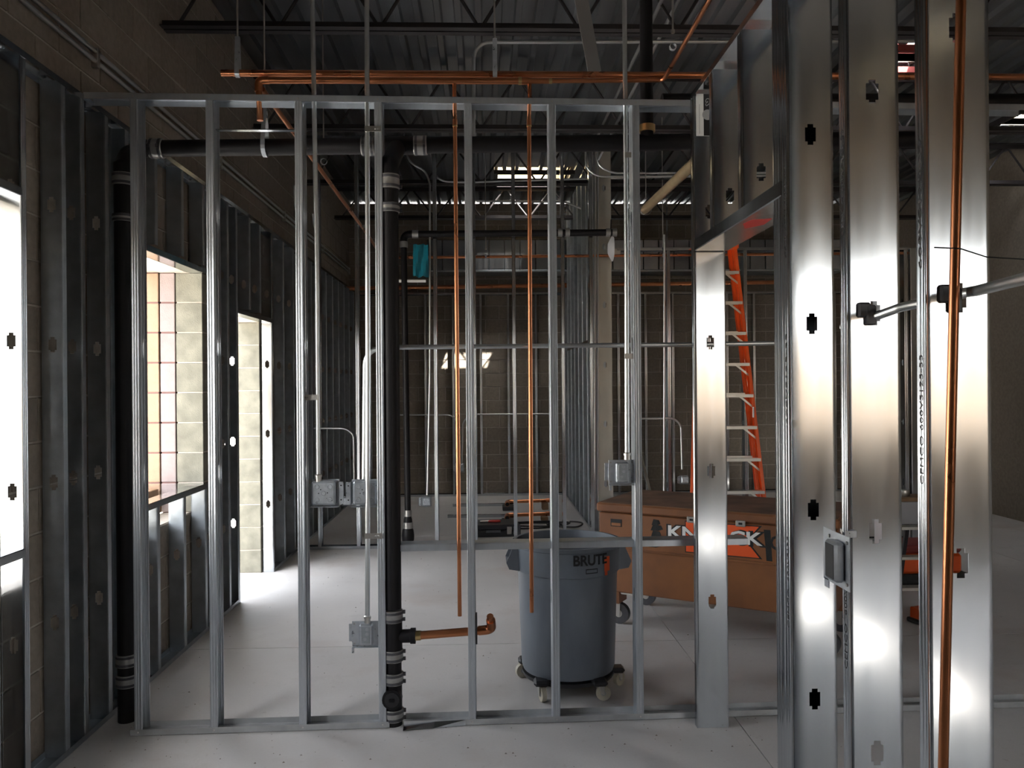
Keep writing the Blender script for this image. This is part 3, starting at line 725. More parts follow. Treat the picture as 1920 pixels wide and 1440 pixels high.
def sq_box(cx, cy, cz, label, w=.10, d=.054, plate=.135, side=1, group='steel junction boxes on the front partition', bracket=True):
    """square steel box seen from its back: body, knock-out discs, bracket with turned flange"""
    b = root('junction_box', (cx, cy, cz - w / 2), label=label, cat='junction box', group=group)
    body = MB().bbox((cx - w / 2, cy, cz - w / 2), (cx + w / 2, cy + d, cz + w / 2), .009).build('body', 'boxsteel', b)
    me = MB().lathe([(.0, -.0003), (.0085, -.0003), (.0095, -.0020), (.0115, -.0020), (.0125, .0005)], (0, 0, 0), 16, 'Y', cap=False).mesh('knockout', 'boxsteel')
    for i, j in ((-.027, -.027), (.027, -.027), (-.027, .027), (.027, .027), (0, 0)):
        inst('knockout', me, body, (cx + i * w / .1, cy - .0003, cz + j * w / .1))
    for i, j in ((-.012, .018), (.02, .002), (-.022, .0)): MB().lathe([(.003, -.0008), (.003, .001)], (cx + i, cy, cz + j), 8, 'Y').build('screw_hole', 'ink', body)  # black discs stand in for the shade inside open holes
    if bracket:
        pl = MB().bbox((cx - w / 2 - .012 if side < 0 else cx - w / 2 - .004, cy + d - .006, cz - w * .54), (cx + w / 2 + .004 if side < 0 else cx + w / 2 + .012, cy + d - .003, cz + w * .54), .001)
        s = cx + side * (w / 2 + .012)
        pl.bbox((min(s, s + side * .024), cy + d * .35, cz - w * .46), (max(s, s + side * .024), cy + d * .35 + .003, cz + w * .46), .001)
        pl.bbox((min(s, s + side * .003), cy + d * .35, cz - w * .46), (max(s, s + side * .003), cy + d, cz + w * .46), .001)
        pl.bbox((cx - w / 2 - .01, cy + .006, cz - w * .60), (cx + w / 2 + .014, cy + d, cz - w * .575), .001)
        br = pl.build('bracket', 'boxsteel', b)
        for j in (-.3, .3): MB().lathe([(.004, -.001), (.004, .001)], (s + side * .012, cy + d * .35, cz + j * w), 8, 'Y').build('screw_hole', 'ink', br)  # bracket holes are black discs, their shade put into the colour
    return b
def gang_box(cx, cy, cz, label, side=-1, group='steel junction boxes on the front partition', w=.125, h=.118):
    """single-gang box on a square bracket plate seen from the back"""
    b = root('junction_box', (cx, cy, cz - h / 2), label=label, cat='junction box', group=group)
    pl = MB().bbox((cx - w / 2, cy + .03, cz - h / 2), (cx + w / 2, cy + .033, cz + h / 2), .001)
    pl.bbox((cx - w / 2 - .018, cy + .045, cz - h * .36), (cx - w / 2, cy + .048, cz + h * .36), .001)
    pl.bbox((cx - w / 2 - .002, cy + .03, cz - h * .36), (cx - w / 2 + .001, cy + .048, cz + h * .36), .001)
    pl.bbox((cx - w / 2, cy + .012, cz - h / 2 - .006), (cx + w / 2, cy + .04, cz - h / 2 - .003), .001)
    pl.bbox((cx - w / 2, cy + .012, cz - h / 2 - .03), (cx - w / 2 + .012, cy + .015, cz - h / 2 - .003), .001)
    p = pl.build('bracket', 'boxsteel', b)
    bd = MB().bbox((cx - .032, cy - .004, cz - h * .42), (cx + .032, cy + .036, cz + h * .42), .006).build('body', 'boxsteel', b)
    fc = MB().bbox((cx - .020, cy - .0055, cz - h * .33), (cx + .020, cy - .003, cz + h * .33), .001).build('back_plate', 'galv_dull', b)
    for j in (-.018, .006, .028): MB().lathe([(.0, -.0012), (.0075, -.0012), (.0085, .0005)], (cx + (.006 if j > 0 else -.004), cy - .0055, cz + j), 12, 'Y', cap=False).build('knockout', 'boxsteel', fc)
    for i in (-.42, .42):
        for j in (-.40, .40): MB().lathe([(.0, -.004), (.005, -.003), (.005, 0)], (cx + i * w, cy + .03, cz + j * h), 8, 'Y').build('screw', 'band', p)
    return b
# boxes at switch height
c = at(610, 925, Y=YP(-.75) - .02); sq_box(c.x - .01, c.y, c.z + .0, 'square steel junction box at the third stud, left of the pair at switch height', w=.115, side=1)
c = at(682, 925, Y=YP(-.55) - .02); sq_box(c.x + .005, c.y, c.z, 'square steel junction box left of the fourth stud, behind the straight conduit', w=.115, side=-1)
c = at(1167, 886, Y=YP(.68) - .035); gang_box(c.x, c.y, c.z, 'steel outlet box left of the seventh stud above the job box')
c = at(686, 1191, Y=YP(-.55) - .04); gang_box(c.x, c.y, c.z, 'low steel outlet box beside the base of the black stack', w=.14)
# conduits
g = 'upright conduits in the front partition'
y0 = YP(-.8)
a = at(584, 190, Y=y0); b = at(597, 903, Y=y0)
conduit([b, Vector((a.x + .02, y0, 2.2)), Vector((a.x, y0, 4.38))], 'upright conduit right of the third stud ending in a square box', group=g, straps=[(at(591, 745, Y=y0), -.045)], conn=b)
y0 = YP(-.55) - .035
a = at(690, 60, Y=y0); b = at(689, 1168, Y=y0)
conduit([b, at(690, 700, Y=y0), Vector((a.x, y0, 4.38))], 'long straight conduit left of the fourth stud running down to the low box', group=g, straps=[(at(690, 243, Y=y0), .05), (at(690, 1004, Y=y0), .055)], conn=b - Vector((0, 0, .0)))
y0 = YP(.7) - .01
a = at(1171, 60, Y=y0); b = at(1176, 862, Y=y0)
conduit([b, at(1175, 500, Y=y0), Vector((a.x, y0, 4.38))], 'upright conduit left of the seventh stud ending in the box above the job box', group=g, straps=[(at(1176, 292, Y=y0), .045), (at(1176, 668, Y=y0), .05)], conn=b)
y0 = YF(-.4) + .107
conduit([at(683, 905, Y=y0), at(685, 655, Y=y0), at(750, 651, Y=y0), at(1300, 646, Y=y0 + .035), at(1480, 643, Y=y0 + .04)], 'conduit bending level at eye height through the stud punch-outs', rad=.12)
# right wall: conduits, box, and the fat bent one
y0 = 2.42
cA = at(1584, 1015, Y=y0); cB = at(1597, 1015, Y=y0)
bx = root('junction_box', (1.03, 2.25, 1.08), label='steel outlet box with bracket between the second and third wide studs', cat='junction box')
c = at(1579, 1060, Y=2.165)
xp = XR + .004
pl = MB().bbox((xp - .003, 2.165, c.z - .076), (xp, 2.335, c.z + .076), .001).bbox((xp - .003, 2.30, c.z - .098), (xp, 2.33, c.z - .07), .001).bbox((xp - .003, 2.19, c.z + .07), (xp + .03, 2.193, c.z + .09), .001).build('bracket', 'boxsteel', bx)
rg = MB().bbox((xp - .032, 2.19, c.z - .056), (xp - .003, 2.262, c.z + .056), .007).build('raised_ring', 'boxsteel', bx)
MB().bbox((xp - .0335, 2.199, c.z - .048), (xp - .0318, 2.253, c.z + .048), .001).build('ring_opening', 'ink', rg)  # dark plate in place of the shade inside the ring
MB().bbox((xp, 2.246, c.z - .05), (xp + .05, 2.335, c.z + .05), .005).build('body', 'boxsteel', bx)
for yy in (2.178, 2.29):
    for j in (-.058, .058): MB().lathe([(.005, -.004), (.005, 0)], (xp - .003, yy, c.z + j), 8, 'X').build('screw', 'band', pl)
p = at(1585, 1012, Y=2.33); q = at(1598, 1012, Y=2.30)
conduit([p, at(1582, 640, Y=2.33), at(1585, 560, Y=2.33), at(1584, -60, Y=2.33)], 'conduit on the left of the pair between the second and third wide studs', straps=[(at(1582, 812, Y=2.33), .05)], r=.009, conn=p)
conduit([q, at(1596, 700, Y=2.30), at(1592, 620, Y=2.30), at(1598, 520, Y=2.32), at(1602, 400, Y=2.36), at(1602, -60, Y=2.36)], 'slightly kinked conduit on the right of the pair between the wide studs', r=.009, conn=q)
FC = root('conduit', (1.1, 1.8, 1.84), label='fat steel conduit passing through punch-outs of the two nearest wide studs', cat='conduit')
k0 = at(1640, 583, Y=2.20); k1 = at(1832, 545, Y=1.80); k2 = at(1990, 505, Y=1.40)
MB().tube(bend([Vector((k0.x - .03, 2.33, 1.80)), Vector((k0.x - .01, 2.22, 1.815)), Vector((k0.x + .03, 2.12, 1.838)), k1, k2], .05, 8), .0125, 16).build('tube', 'emt', FC)
for p, s in ((Vector((XR + .076, 2.2, 1.83)), -1), (Vector((XR + .076, 1.8, 1.83)), -1)):
    g_ = MB().bbox((p.x - .032, p.y - .012, p.z - .012), (p.x + .004, p.y + .008, p.z + .030), .005)
    g_.bbox((p.x - .010, p.y - .014, p.z - .034), (p.x + .018, p.y + .010, p.z + .022), .004); g_.build('grommet', 'casterblk', FC)

# leaning copper pipe at the nearest stud
NP = root('copper_pipe', (1.0, 1.72, 0), label='leaning upright copper pipe in front of the nearest wide stud', cat='pipe')
a = at(1803, -40, Y=1.70); b = at(1771, 1330, Y=1.70); d_ = (b - a); b2 = a + d_ * ((.012 - a.z) / d_.z); a2 = a - d_ * .18
MB().tube([b2, a2], .0105, 16).build('pipe', 'copper', NP)
# thin wire across it
MB().tube(bend([at(1752, 464, Y=1.62), at(1800, 466, Y=1.62), at(1850, 482, Y=1.62), at(1935, 487, Y=1.62)], .02), .0014, 6).build('wire', 'wire', label='thin black wire hanging across the nearest wide stud', cat='wire')

# --- far conduits
g = 'far conduits'
yq = Y8 + .02
def px(pts, Y): return [at(x, y, Y=Y) for x, y in pts]
conduit(px([(801, 928), (806, 700), (806, 345), (799, 322), (770, 306), (760, 285), (757, 250)], yq - .06), 'thin offset conduit dropping to a small box on the mid partition', r=.010, rad=.15, group=g)
conduit(px([(808, 268), (815, 340), (870, 342), (1180, 333), (1300, 331)], 8.7), 'thin conduit bending level under the third roof joist', r=.011, rad=.2, group=g)
conduit(px([(893, 377), (1060, 379), (1092, 392)], 9.6), 'short conduit hanging level below the roof opening', r=.012, rad=.2, group=g)
conduit(px([(1098, 270), (1098, 315), (1120, 331), (1480, 329)], 8.0), 'conduit curving from the roof into the lower of two level runs', r=.011, rad=.3, group=g)
conduit(px([(1121, 268), (1119, 310), (1150, 325), (1480, 324)], 7.95), 'conduit curving from the roof in front of the pale stud into the upper level run', r=.011, rad=.3, group=g)
for i, x in enumerate((1110, 1115.5, 1121)):
    conduit([at(x, 955, Y=8.18), at(x, 262, Y=8.18)], ('first', 'second', 'third')[i] + ' upright conduit left of the pale end stud, counted from the left', r=.010, group=g)
conduit(px([(588, 803), (648, 803), (663, 815), (664, 905)], Y8 - .03), 'conduit bending down into a box behind the square boxes', r=.010, rad=.16, group=g)
conduit(px([(750, 778), (845, 778), (858, 790), (859, 868)], YR - .02), 'left thin conduit on the far wall bending down to a box', r=.011, rad=.18, group=g)
conduit(px([(1040, 776), (882, 777), (868, 790), (866, 868)], YR - .02), 'right thin conduit on the far wall bending down to a box', r=.011, rad=.18, group=g)
conduit(px([(888, 260), (888, 100), (905, 79), (1760, 77)], 5.1), 'conduit rising and bending level along the nearest roof joist', r=.012, rad=.18)
conduit([at(1260, -40, Y=4.7), at(1170, 150, Y=6.3), Vector(at(1170, 150, Y=6.3)) + (at(1170, 150, Y=6.3) - at(1260, -40, Y=4.7))], 'left of two conduits slanting away under the roof deck at upper right', r=.012, group=g)
conduit([at(1292, -40, Y=4.7), at(1186, 172, Y=6.3), Vector(at(1186, 172, Y=6.3)) + (at(1186, 172, Y=6.3) - at(1292, -40, Y=4.7))], 'right of two conduits slanting away under the roof deck at upper right', r=.012, group=g)
conduit(px([(1245, 922), (1246, 440)], Y8 - .04), 'upright conduit beside the first stud behind the job box', r=.011, group=g)
conduit(px([(1203, 785), (1262, 784), (1277, 796), (1279, 880)], Y8 - .02), 'conduit bending down behind the partition right of the pale stud', r=.011, rad=.18, group=g)
for (x, y, Y, s, lb) in ((800, 941, Y8 - .05, .085, 'small steel box at the foot of the offset conduit on the mid partition'), (862, 877, YR - .05, .11, 'small steel box on the far wall between two bent conduits'),
                 (650, 940, Y8 - .05, .08, 'small pale box behind the pair of square boxes'), (1285, 900, Y8 - .05, .075, 'small steel box left of the ladder behind the job box')):
    c = at(x, y, Y=Y); sq_box(c.x, c.y, c.z, lb, w=s, d=.05, group='small far junction boxes', side=-1, bracket=True)
# surface conduits strapped high on the left block wall
for i, (p, q, dx) in enumerate((((67, 0), (263, 170), .02), ((47, 3), (243, 170), .02))):
    a = at(*p, X=XW + dx); b = at(*q, X=XW + dx); d = (b - a); z = (a.z + b.z) / 2 - .0
    c = root('conduit', (XW + .02, 6, z), label=('upper of two long conduits strapped high on the left block wall', 'lower of two long conduits strapped high on the left block wall')[i], cat='conduit', group='conduits on the left wall')
    MB().tube([(XW + .02, .5, z), (XW + .02, 11.7, z)], .0125, 10).build('tube', 'emt', c)
    for k in range(6): MB().bbox((XW, 2.2 + 1.9 * k, z - .032), (XW + .036, 2.225 + 1.9 * k, z + .018), .002).build('strap', 'zinc', c)
for i, (ya_, yb_) in enumerate(((8.3, 8.45), (9.2, 9.35))):
    conduit([(XW + .03, ya_, 3.70 - .1 * i), (XW + .03, ya_ + .05, 3.5), (XW + .07, yb_, 3.2), (XW + .07, yb_, 2.9)], ('nearer', 'farther')[i] + ' thin drop conduit bending down the left wall behind the furring', r=.010, rad=.1, group=g)

# ================================================================== GREY BIN ON DOLLY
bx_, by_ = .448, 4.35
BIN = root('trash_bin', (bx_, by_, .092), label='grey plastic round trash bin marked BRUTE standing on a black wheeled dolly', cat='trash bin')
zb, zt = .092, .79
prof = [(.215, 0), (.244, .012), (.252, .035), (.270, .545), (.281, .550), (.283, .565), (.286, .675), (.293, .680), (.293, .70), (.278, .70), (.274, .67), (.262, .545), (.238, .03), (0, .025)]
MB().lathe([(r, zb + h) for r, h in prof], (bx_, by_, 0), 56, cap=False).add([], []).build('body', 'can', BIN)
bt = MB().lathe([(0, zb), (.215, zb)], (bx_, by_, 0), 56, cap=False).build('base', 'can', BIN)
# moulded side handles
for s in (-1, 1):
    X0 = bx_ + s * .262; X1 = bx_ + s * .335
    hd = MB()
    zl, zu = zb + .56, zb + .695
    for yy in (-.085, .085):
        hd.prism([(X0, by_ + yy - .006, zl - .01), (X0, by_ + yy - .006, zu), (X0 + s * .03, by_ + yy - .006, zu), (X1, by_ + yy - .006, zl + .035), (X1 - s * .015, by_ + yy - .006, zl)], (0, .012, 0))
    hd.prism([(X0 + s * .005, by_ - .085, zl - .01), (X1 - s * .015, by_ - .085, zl), (X1, by_ - .085, zl + .035), (X1 - s * .012, by_ - .085, zl + .035), (X1 - s * .02, by_ - .085, zl + .012), (X0 + s * .005, by_ - .085, zl + .004)], (0, .17, 0))
    hd.build('handle', 'can', BIN)
# raised name panel text, wrapped round the front of the body
def wrap_text(body, size, m, parent, ang, z, rad, name='lettering', width=None):
    cu = bpy.data.curves.new(name, 'FONT'); cu.body = body; cu.size = size; cu.extrude = .0008; cu.offset = .0018; cu.align_x = 'CENTER'; cu.align_y = 'CENTER'
    t = bpy.data.objects.new(name, cu); COL.objects.link(t); bpy.context.view_layer.update()
    me = bpy.data.meshes.new_from_object(t.evaluated_get(bpy.context.evaluated_depsgraph_get())); bpy.data.objects.remove(t)
    xs = [v.co.x for v in me.vertices]; sx = width / (max(xs) - min(xs)) if width else 1
    for v in me.vertices:
        x, y, d = v.co; a = ang + x * sx / rad; rr = rad + d + .001
        v.co = (bx_ + rr * math.sin(a), by_ - rr * math.cos(a), z + y)
    me.transform(wm(parent).inverted()); me.materials.clear(); me.materials.append(M[m])
    o = bpy.data.objects.new(name, me); COL.objects.link(o); o.parent = parent; return o
wrap_text('BRUTE', .074, 'ink', BIN, R(19.5), zb + .640, .2865, width=.195)
def wrap_patch(a0, a1, z0, z1, rad, m, name, n=8):
    v = []; f = []
    for k in range(n + 1):
        a = a0 + (a1 - a0) * k / n
        for z in (z0, z1): v.append((bx_ + rad * math.sin(a), by_ - rad * math.cos(a), z))
    for k in range(n): f.append((2*k, 2*k+2, 2*k+3, 2*k+1))
    return MB().sheet(v, f, .0008).build(name, m, BIN)
wrap_patch(R(14), R(27), zb + .572, zb + .577, .2835, 'ink', 'label_line'); wrap_patch(R(14), R(27), zb + .592, zb + .597, .2845, 'ink', 'label_line')
wrap_patch(R(13.5), R(14.2), zb + .572, zb + .597, .2840, 'ink', 'label_line'); wrap_patch(R(26.6), R(27.3), zb + .572, zb + .597, .2840, 'ink', 'label_line')
wrap_patch(R(36), R(44), zb + .575, zb + .650, .2868, 'orangedecal', 'paint_splash'); wrap_patch(R(37), R(41), zb + .552, zb + .580, .2845, 'orangedecal', 'paint_splash')

DOL = root('bin_dolly', (bx_, by_, 0), label='black round dolly with cream swivel casters under the grey bin', cat='dolly')
MB().lathe([(.20, .07), (.245, .07), (.25, .08), (.25, .091), (.20, .091), (.20, .07)], (bx_, by_, 0), 40, cap=False).build('ring', 'black', DOL)
MB().lathe([(0, .075), (.205, .075), (.205, .091), (0, .091)], (bx_, by_, 0), 32, cap=False).build('tray', 'black', DOL)
for ca in (R(-128), R(-58), R(-8), R(80), R(150)):
    cx_, cy_ = bx_ + .262 * math.cos(ca), by_ + .262 * math.sin(ca); off = Vector((math.cos(ca + .9), math.sin(ca + .9), 0)) * .02
    arm = MB().bbox((cx_ - .04, cy_ - .04, .078), (cx_ + .04, cy_ + .04, .108), .012).build('corner_pad', 'black', DOL)
    wc = Vector((cx_, cy_, .038)) + off; ax_ = off.normalized().cross(Vector((0, 0, 1)))
    cs = MB().tube([wc - ax_ * .012, wc + ax_ * .012], .038, 20).build('caster_wheel', 'caster', DOL)
    MB().tube([wc - ax_ * .014, wc + ax_ * .014], .013, 12).build('hub', 'decalgrey', cs)
    fk = MB()
    for s in (-1, 1): fk.prism([wc + ax_ * s * .017 + Vector((0, 0, -.006)) + off * .3, wc + ax_ * s * .017 - off * .5, wc + ax_ * s * .017 - off * 1.3 + Vector((0, 0, .038)), wc + ax_ * s * .017 + off * .3 + Vector((0, 0, .038))], ax_ * s * .003)
    fk.bbox((cx_ - .02, cy_ - .02, .072), (cx_ + .02, cy_ + .02, .079), .002); fk.build('caster_fork', 'zinc', DOL)

# ================================================================== JOB BOX
fl = Vector((.775, 5.42, 0)); ang = math.atan2(4.772 - 5.42, 1.82 - .775)
JB = root('job_box', fl, ang, label='brown steel job box on casters with orange and white KNAACK lettering', cat='job box')
L_, D_, z0_, z1_ = 1.52, .72, .235, .83
def jl(x, y, z): return wm(JB) @ Vector((x, y, z))
def jbox(name, lo, hi, m, b=.006, parent=None):
    mb = MB().bbox(lo, hi, b); mb.v = [wm(JB) @ v for v in mb.v]; return mb.build(name, m, parent or JB)
jbox('body', (0, .006, .525), (L_, D_, .765), 'jobbox')
jbox('lower_body', (.03, 0, z0_), (L_ - .03, D_ - .02, .53), 'jobbox')
jbox('seam_rail', (-.003, -.008, .522), (L_ + .003, .01, .536), 'jobbox', .002)
lid = jbox('lid', (-.012, -.014, .772), (L_ + .012, D_ + .012, z1_), 'jobbox', .010)
jbox('lid_top', (0, 0, z1_ - .002), (L_, D_, z1_ + .004), 'jobtop', .002, lid)
jbox('handle_recess', (.085, .003, .675), (.165, .0065, .725), 'ink', .001)  # black plate stands for the shade of a recess
jbox('handle_plate', (.092, .001, .680), (.158, .004, .700), 'jobbox', .001)
for x in (.62, .93):
    h_ = jbox('hasp', (x, -.022, .745), (x + .06, -.013, .785), 'zinc', .004, lid)
    jbox('hasp_slot', (x + .018, -.0235, .758), (x + .042, -.0215, .772), 'ink', .001, h_)  # slot drawn as a black plate, shade as colour
mb = MB().lathe([(.028, -.001), (.028, .002)], (0, 0, 0), 20, 'Y'); mb.v = [wm(JB) @ (v + Vector((.118, .005, .585))) for v in mb.v]; dc = mb.build('emblem', 'decalgrey', JB)
mb = MB().lathe([(.018, -.001), (.018, .002)], (0, 0, 0), 20, 'Y'); mb.v = [wm(JB) @ (v + Vector((.118, .0038, .585))) for v in mb.v]; mb.build('emblem_ring', 'jobbox', dc)
def jprism(pts, y, m, name, d=.0012):
    mb = MB().prism([wm(JB) @ Vector((x, y, z)) for x, z in pts], (wm(JB).to_3x3() @ Vector((0, -d, 0)))); return mb.build(name, m, JB)
# orange bow-tie logo with dark outline, white letters across it
o_ = [(.60, .752), (1.085, .756), (1.00, .655), (1.085, .552), (.60, .548)]
i_ = [(.606, .746), (1.068, .750), (.988, .655), (1.068, .558), (.606, .554)]
jprism(o_, .0055, 'ink', 'logo_outline'); jprism(i_, .0043, 'orangedecal', 'logo_field')
ax = wm(JB).to_3x3() @ Vector((1, 0, 0)); az = Vector((0, 0, 1)); ay = wm(JB).to_3x3() @ Vector((0, 1, 0))
def jtext(body, size, m, x, y, z, width, name='lettering', off=0): return text(body, size, m, JB, jl(x, y, z), ax, az, name, .0006, width, off)
jtext('KNAACK', .125, 'ink', .785, .0030, .668, .640, off=.006); jtext('KNAACK', .108, 'decalwhite', .780, .0014, .670, .600, off=.003)
jtext('G', .12, 'ink', 1.165, .0052, .655, .062, off=.003)
for x, z, w_, h_ in ((.405, .725, .06, .04), (.41, .69, .085, .04), (.405, .65, .07, .04), (.395, .575, .08, .03)): jprism([(x - w_/2, z - h_/2), (x - w_*.3, z + h_/2), (x + w_*.35, z + h_*.4), (x + w_/2, z - h_*.2), (x + w_*.1, z - h_/2)], .0055, 'bag', 'grease_mark')
jprism([(1.095, .735), (1.135, .735), (1.145, .545), (1.11, .545), (1.105, .63)], .0055, 'bag', 'grease_mark')
for x in (.09, L_ - .09):
    for y in (.09, D_ - .11):
        jbox('leg_pad', (x - .075, y - .07, .15), (x + .045, y + .07, z0_ + .003), 'jobbox', .003)
        p = jl(x + .02, y, .072); wa = ay
        cw = MB().tube([p - wa * .02, p + wa * .02], .071, 24).build('caster_wheel', 'casterblk', JB)
        MB().tube([p - wa * .022, p + wa * .022], .026, 14).build('hub', 'zinc', cw)
        fk = MB()
        for s in (-1, 1): fk.prism([p + wa * s * .026 + ax * a_ + az * b_ for a_, b_ in ((.012, -.015), (-.02, -.01), (-.05, .075), (.015, .075))], wa * s * .004)
        fk.beam(p + az * .078 - wa * .03 - ax * .02, p + az * .078 + wa * .03 - ax * .02, .07, .006); fk.build('caster_fork', 'zinc', JB)
jbox('brake_plate', (.14, .03, .215), (.24, .09, .238), 'white', .006)

# ================================================================== LADDER
LA = root('step_ladder', (2.315, 7.47, 0), R(-3), label='tall orange fibreglass step ladder leaning folded behind the job box', cat='ladder')
def L3(x, y, z): return wm(LA) @ Vector((x, y, z))
Hh = 2.98
wid = lambda z: .385 - .195 * z / Hh; lean = lambda z: .46 * z / Hh; rear = lambda z: .075 + .46 * z / Hh
lax = wm(LA).to_3x3() @ Vector((1, 0, 0)); lay = wm(LA).to_3x3() @ Vector((0, 1, 0))
for s in (-1, 1):
    for nm, fn in (('front_rail', lean), ('rear_rail', rear)):
        m_ = MB(); t = .028; dpt = .075 if nm == 'front_rail' else .05; ins = 0 if nm == 'front_rail' else .03
        a, b = L3(s * (wid(0) - ins), fn(0), 0), L3(s * (wid(Hh) - ins), fn(Hh), Hh)
        m_.beam(a, b, .006, dpt, lay); 
        m_.beam(a - lax * s * t / 2 + lay * dpt / 2, b - lax * s * t / 2 + lay * dpt / 2, t, .006, lay); m_.beam(a - lax * s * t / 2 - lay * dpt / 2, b - lax * s * t / 2 - lay * dpt / 2, t, .006, lay)
        m_.build(nm, 'orange', LA)
z = .30; k = 0
while z < Hh - .1:
    y = lean(z); wz = wid(z) - .006
    tr = MB().beam(L3(-wz, y - .005, z), L3(wz, y - .005, z), .085, .004).beam(L3(-wz, y - .045, z - .013), L3(wz, y - .045, z - .013), .004, .028).beam(L3(-wz, y + .035, z - .012), L3(wz, y + .035, z - .012), .004, .024).build('tread', 'alum', LA)
    for s in (-1, 1): MB().beam(L3(s * wz, y - .02, z - .12), L3(s * (wz - .13), y - .01, z - .012), .004, .018).build('tread_brace', 'alum', tr)
    if k % 2 == 0: MB().beam(L3(-wid(z) + .03, rear(z), z), L3(wid(z) - .03, rear(z), z), .03, .03).build('rear_bar', 'alum', LA)
    z += .305; k += 1
MB().bbox((-.21, .40, Hh - .01), (.21, .56, Hh + .04), .008); tp = MB().bbox((-.21, .40, Hh - .01), (.21, .56, Hh + .04), .008); tp.v = [wm(LA) @ v for v in tp.v]; tp.build('top_cap', 'orange', LA)
lb = MB().bbox((wid(1.35) - .035, lean(1.35) - .05, 1.30), (wid(1.35) - .02, lean(1.35) - .042, 1.40), .001); lb.v = [wm(LA) @ v for v in lb.v]; lb.build('warning_label', 'decalwhite', LA)

# ================================================================== THINGS ON THE FLOOR BEYOND
c = at(925, 1012, Z=0)
TC = root('tool_case', (c.x, 8.75, 0), R(3), label='flat black tool case with a silver latch lying on the floor', cat='tool case')
def tb(name, lo, hi, m, b=.006, par=None):
    mb = MB().bbox(lo, hi, b); mb.v = [wm(TC) @ v for v in mb.v]; return mb.build(name, m, par or TC)
tb('case_bottom', (-.28, -.18, 0), (.28, .2, .07), 'black', .012); tb('case_lid', (-.28, -.18, .074), (.28, .2, .13), 'black', .012)
tb('latch', (.14, -.192, .03), (.19, -.18, .11), 'zinc', .003); tb('carry_handle', (-.09, -.2, .05), (.07, -.182, .08), 'casterblk', .004)
tb('corner_guard', (.245, -.188, .0), (.287, -.14, .13), 'casterblk', .006); tb('corner_guard', (-.287, -.188, .0), (-.245, -.14, .13), 'casterblk', .006)
PL = root('pliers', (c.x - .05, 8.74, .131), R(8), label='pair of red-handled pliers lying on the black tool case', cat='pliers')
def ptb(name, pts, r, m): MB().tube([wm(PL) @ Vector(p) for p in pts], r, 8).build(name, m, PL)
ptb('handle', [(.0, .01, .012), (.06, .03, .012), (.13, .02, .012)], .010, 'red'); ptb('handle', [(.0, -.01, .012), (.06, -.03, .012), (.13, -.02, .012)], .010, 'red'); ptb('jaws', [(.01, 0, .012), (-.03, 0, .012), (-.09, 0, .012)], .011, 'zinc')
for i, (x0, y0, x1, yy) in enumerate(((955, 941, 1030, 10.45), (955, 966, 1030, 9.55))):
    a = at(x0, y0, Y=yy); b = at(x1, y0 - 3, Y=yy)
    st = MB().bbox((a.x - .09, yy - .12, 0), (a.x + .06, yy + .12, a.z - .05), .006).build('pipe_rest', 'black', label=('black block under the farther of two short copper lengths', 'black block under the nearer of two short copper lengths')[i], cat='block', group='pipe rests')
    pr_ = root('copper_pipe', (a.x, yy, a.z - .03), label=('farther of two short copper lengths resting on black blocks', 'nearer of two short copper lengths resting on black blocks')[i], cat='pipe', group='copper lengths on the floor')
    MB().tube([a + Vector((-.02, 0, 0)), b], .022, 14).build('pipe', 'copper', pr_)
    MB().tube(bend([a + Vector((.06, 0, 0)), a + Vector((-.03, 0, 0)), a + Vector((-.03, -.11, -.015))], .04), .03, 14).build('elbow', 'copper', pr_)
    MB().tube([a + Vector((-.03, -.105, -.0145)), a + Vector((-.03, -.114, -.0155))], .024, 14).build('elbow_mouth', 'ink', pr_)  # black disc painted as the shaded inside of the elbow
    ring_fit(pr_, b - Vector((.02, 0, 0)), 'X', .027, .025, m='copper')
    s2 = MB().bbox((b.x - .1, yy - .08, 0), (b.x - .02, yy + .08, b.z - .029), .006).build('pipe_rest', 'wood', label=('wooden block under the right end of the farther copper length', 'wooden block under the right end of the nearer copper length')[i], cat='block', group='pipe rests')
    MB().box((a.x - .75, yy + .30, 0), (a.x + .05, yy + .345, .035)).build('steel_channel', 'galv', label=('farther loose steel channel lying on the floor beyond the tool case', 'nearer loose steel channel lying on the floor beyond the tool case')[i], cat='channel', group='loose channels on the floor')
def loop(cx, cy, rx, ry, ph, n=28, z=.012): return [(cx + rx * math.cos(t) * (1 + .08 * math.sin(3 * t)), cy + ry * math.sin(t), z + .006 * math.sin(2 * t)) for t in [ph + 2 * math.pi * k / n for k in range(n + 1)]]
pts = loop(.38, 9.18, .5, .17, 0) + loop(.55, 9.18, .42, .15, .4, z=.03)[2:] + loop(.92, 9.15, .2, .17, 1.2, z=.025)[3:]
MB().tube(pts, .010, 6).build('power_cord', 'wire', label='black power cord coiled loosely on the floor behind the bin', cat='cord')
# wood block in the window, debris
MB().bbox((-2.29, 4.95, .80), (-2.16, 5.38, .965), .004).build('wood_block', 'wood', label='brown wood block on the sill of the middle window', cat='wood')
# leaning strip and board behind the job box
a = at(1243, 930, Y=7.2); MB().beam((a.x + .04, 7.15, .003), (a.x - .16, 7.5, 1.02), .035, .012).build('steel_strip', 'galv', label='narrow grey steel strip leaning behind the left end of the job box', cat='strip')
a = at(1452, 800, Y=7.7)
for i in range(2): MB().beam((a.x + .35 + .14 * i, 7.55, .003), (a.x + .16 + .12 * i, 7.98, 2.0), .10, .02).build('board', 'bag' if i else 'galv_dull', label=('grey board leaning right of the orange ladder', 'dark board leaning right of the orange ladder beside the grey one')[i], cat='board')

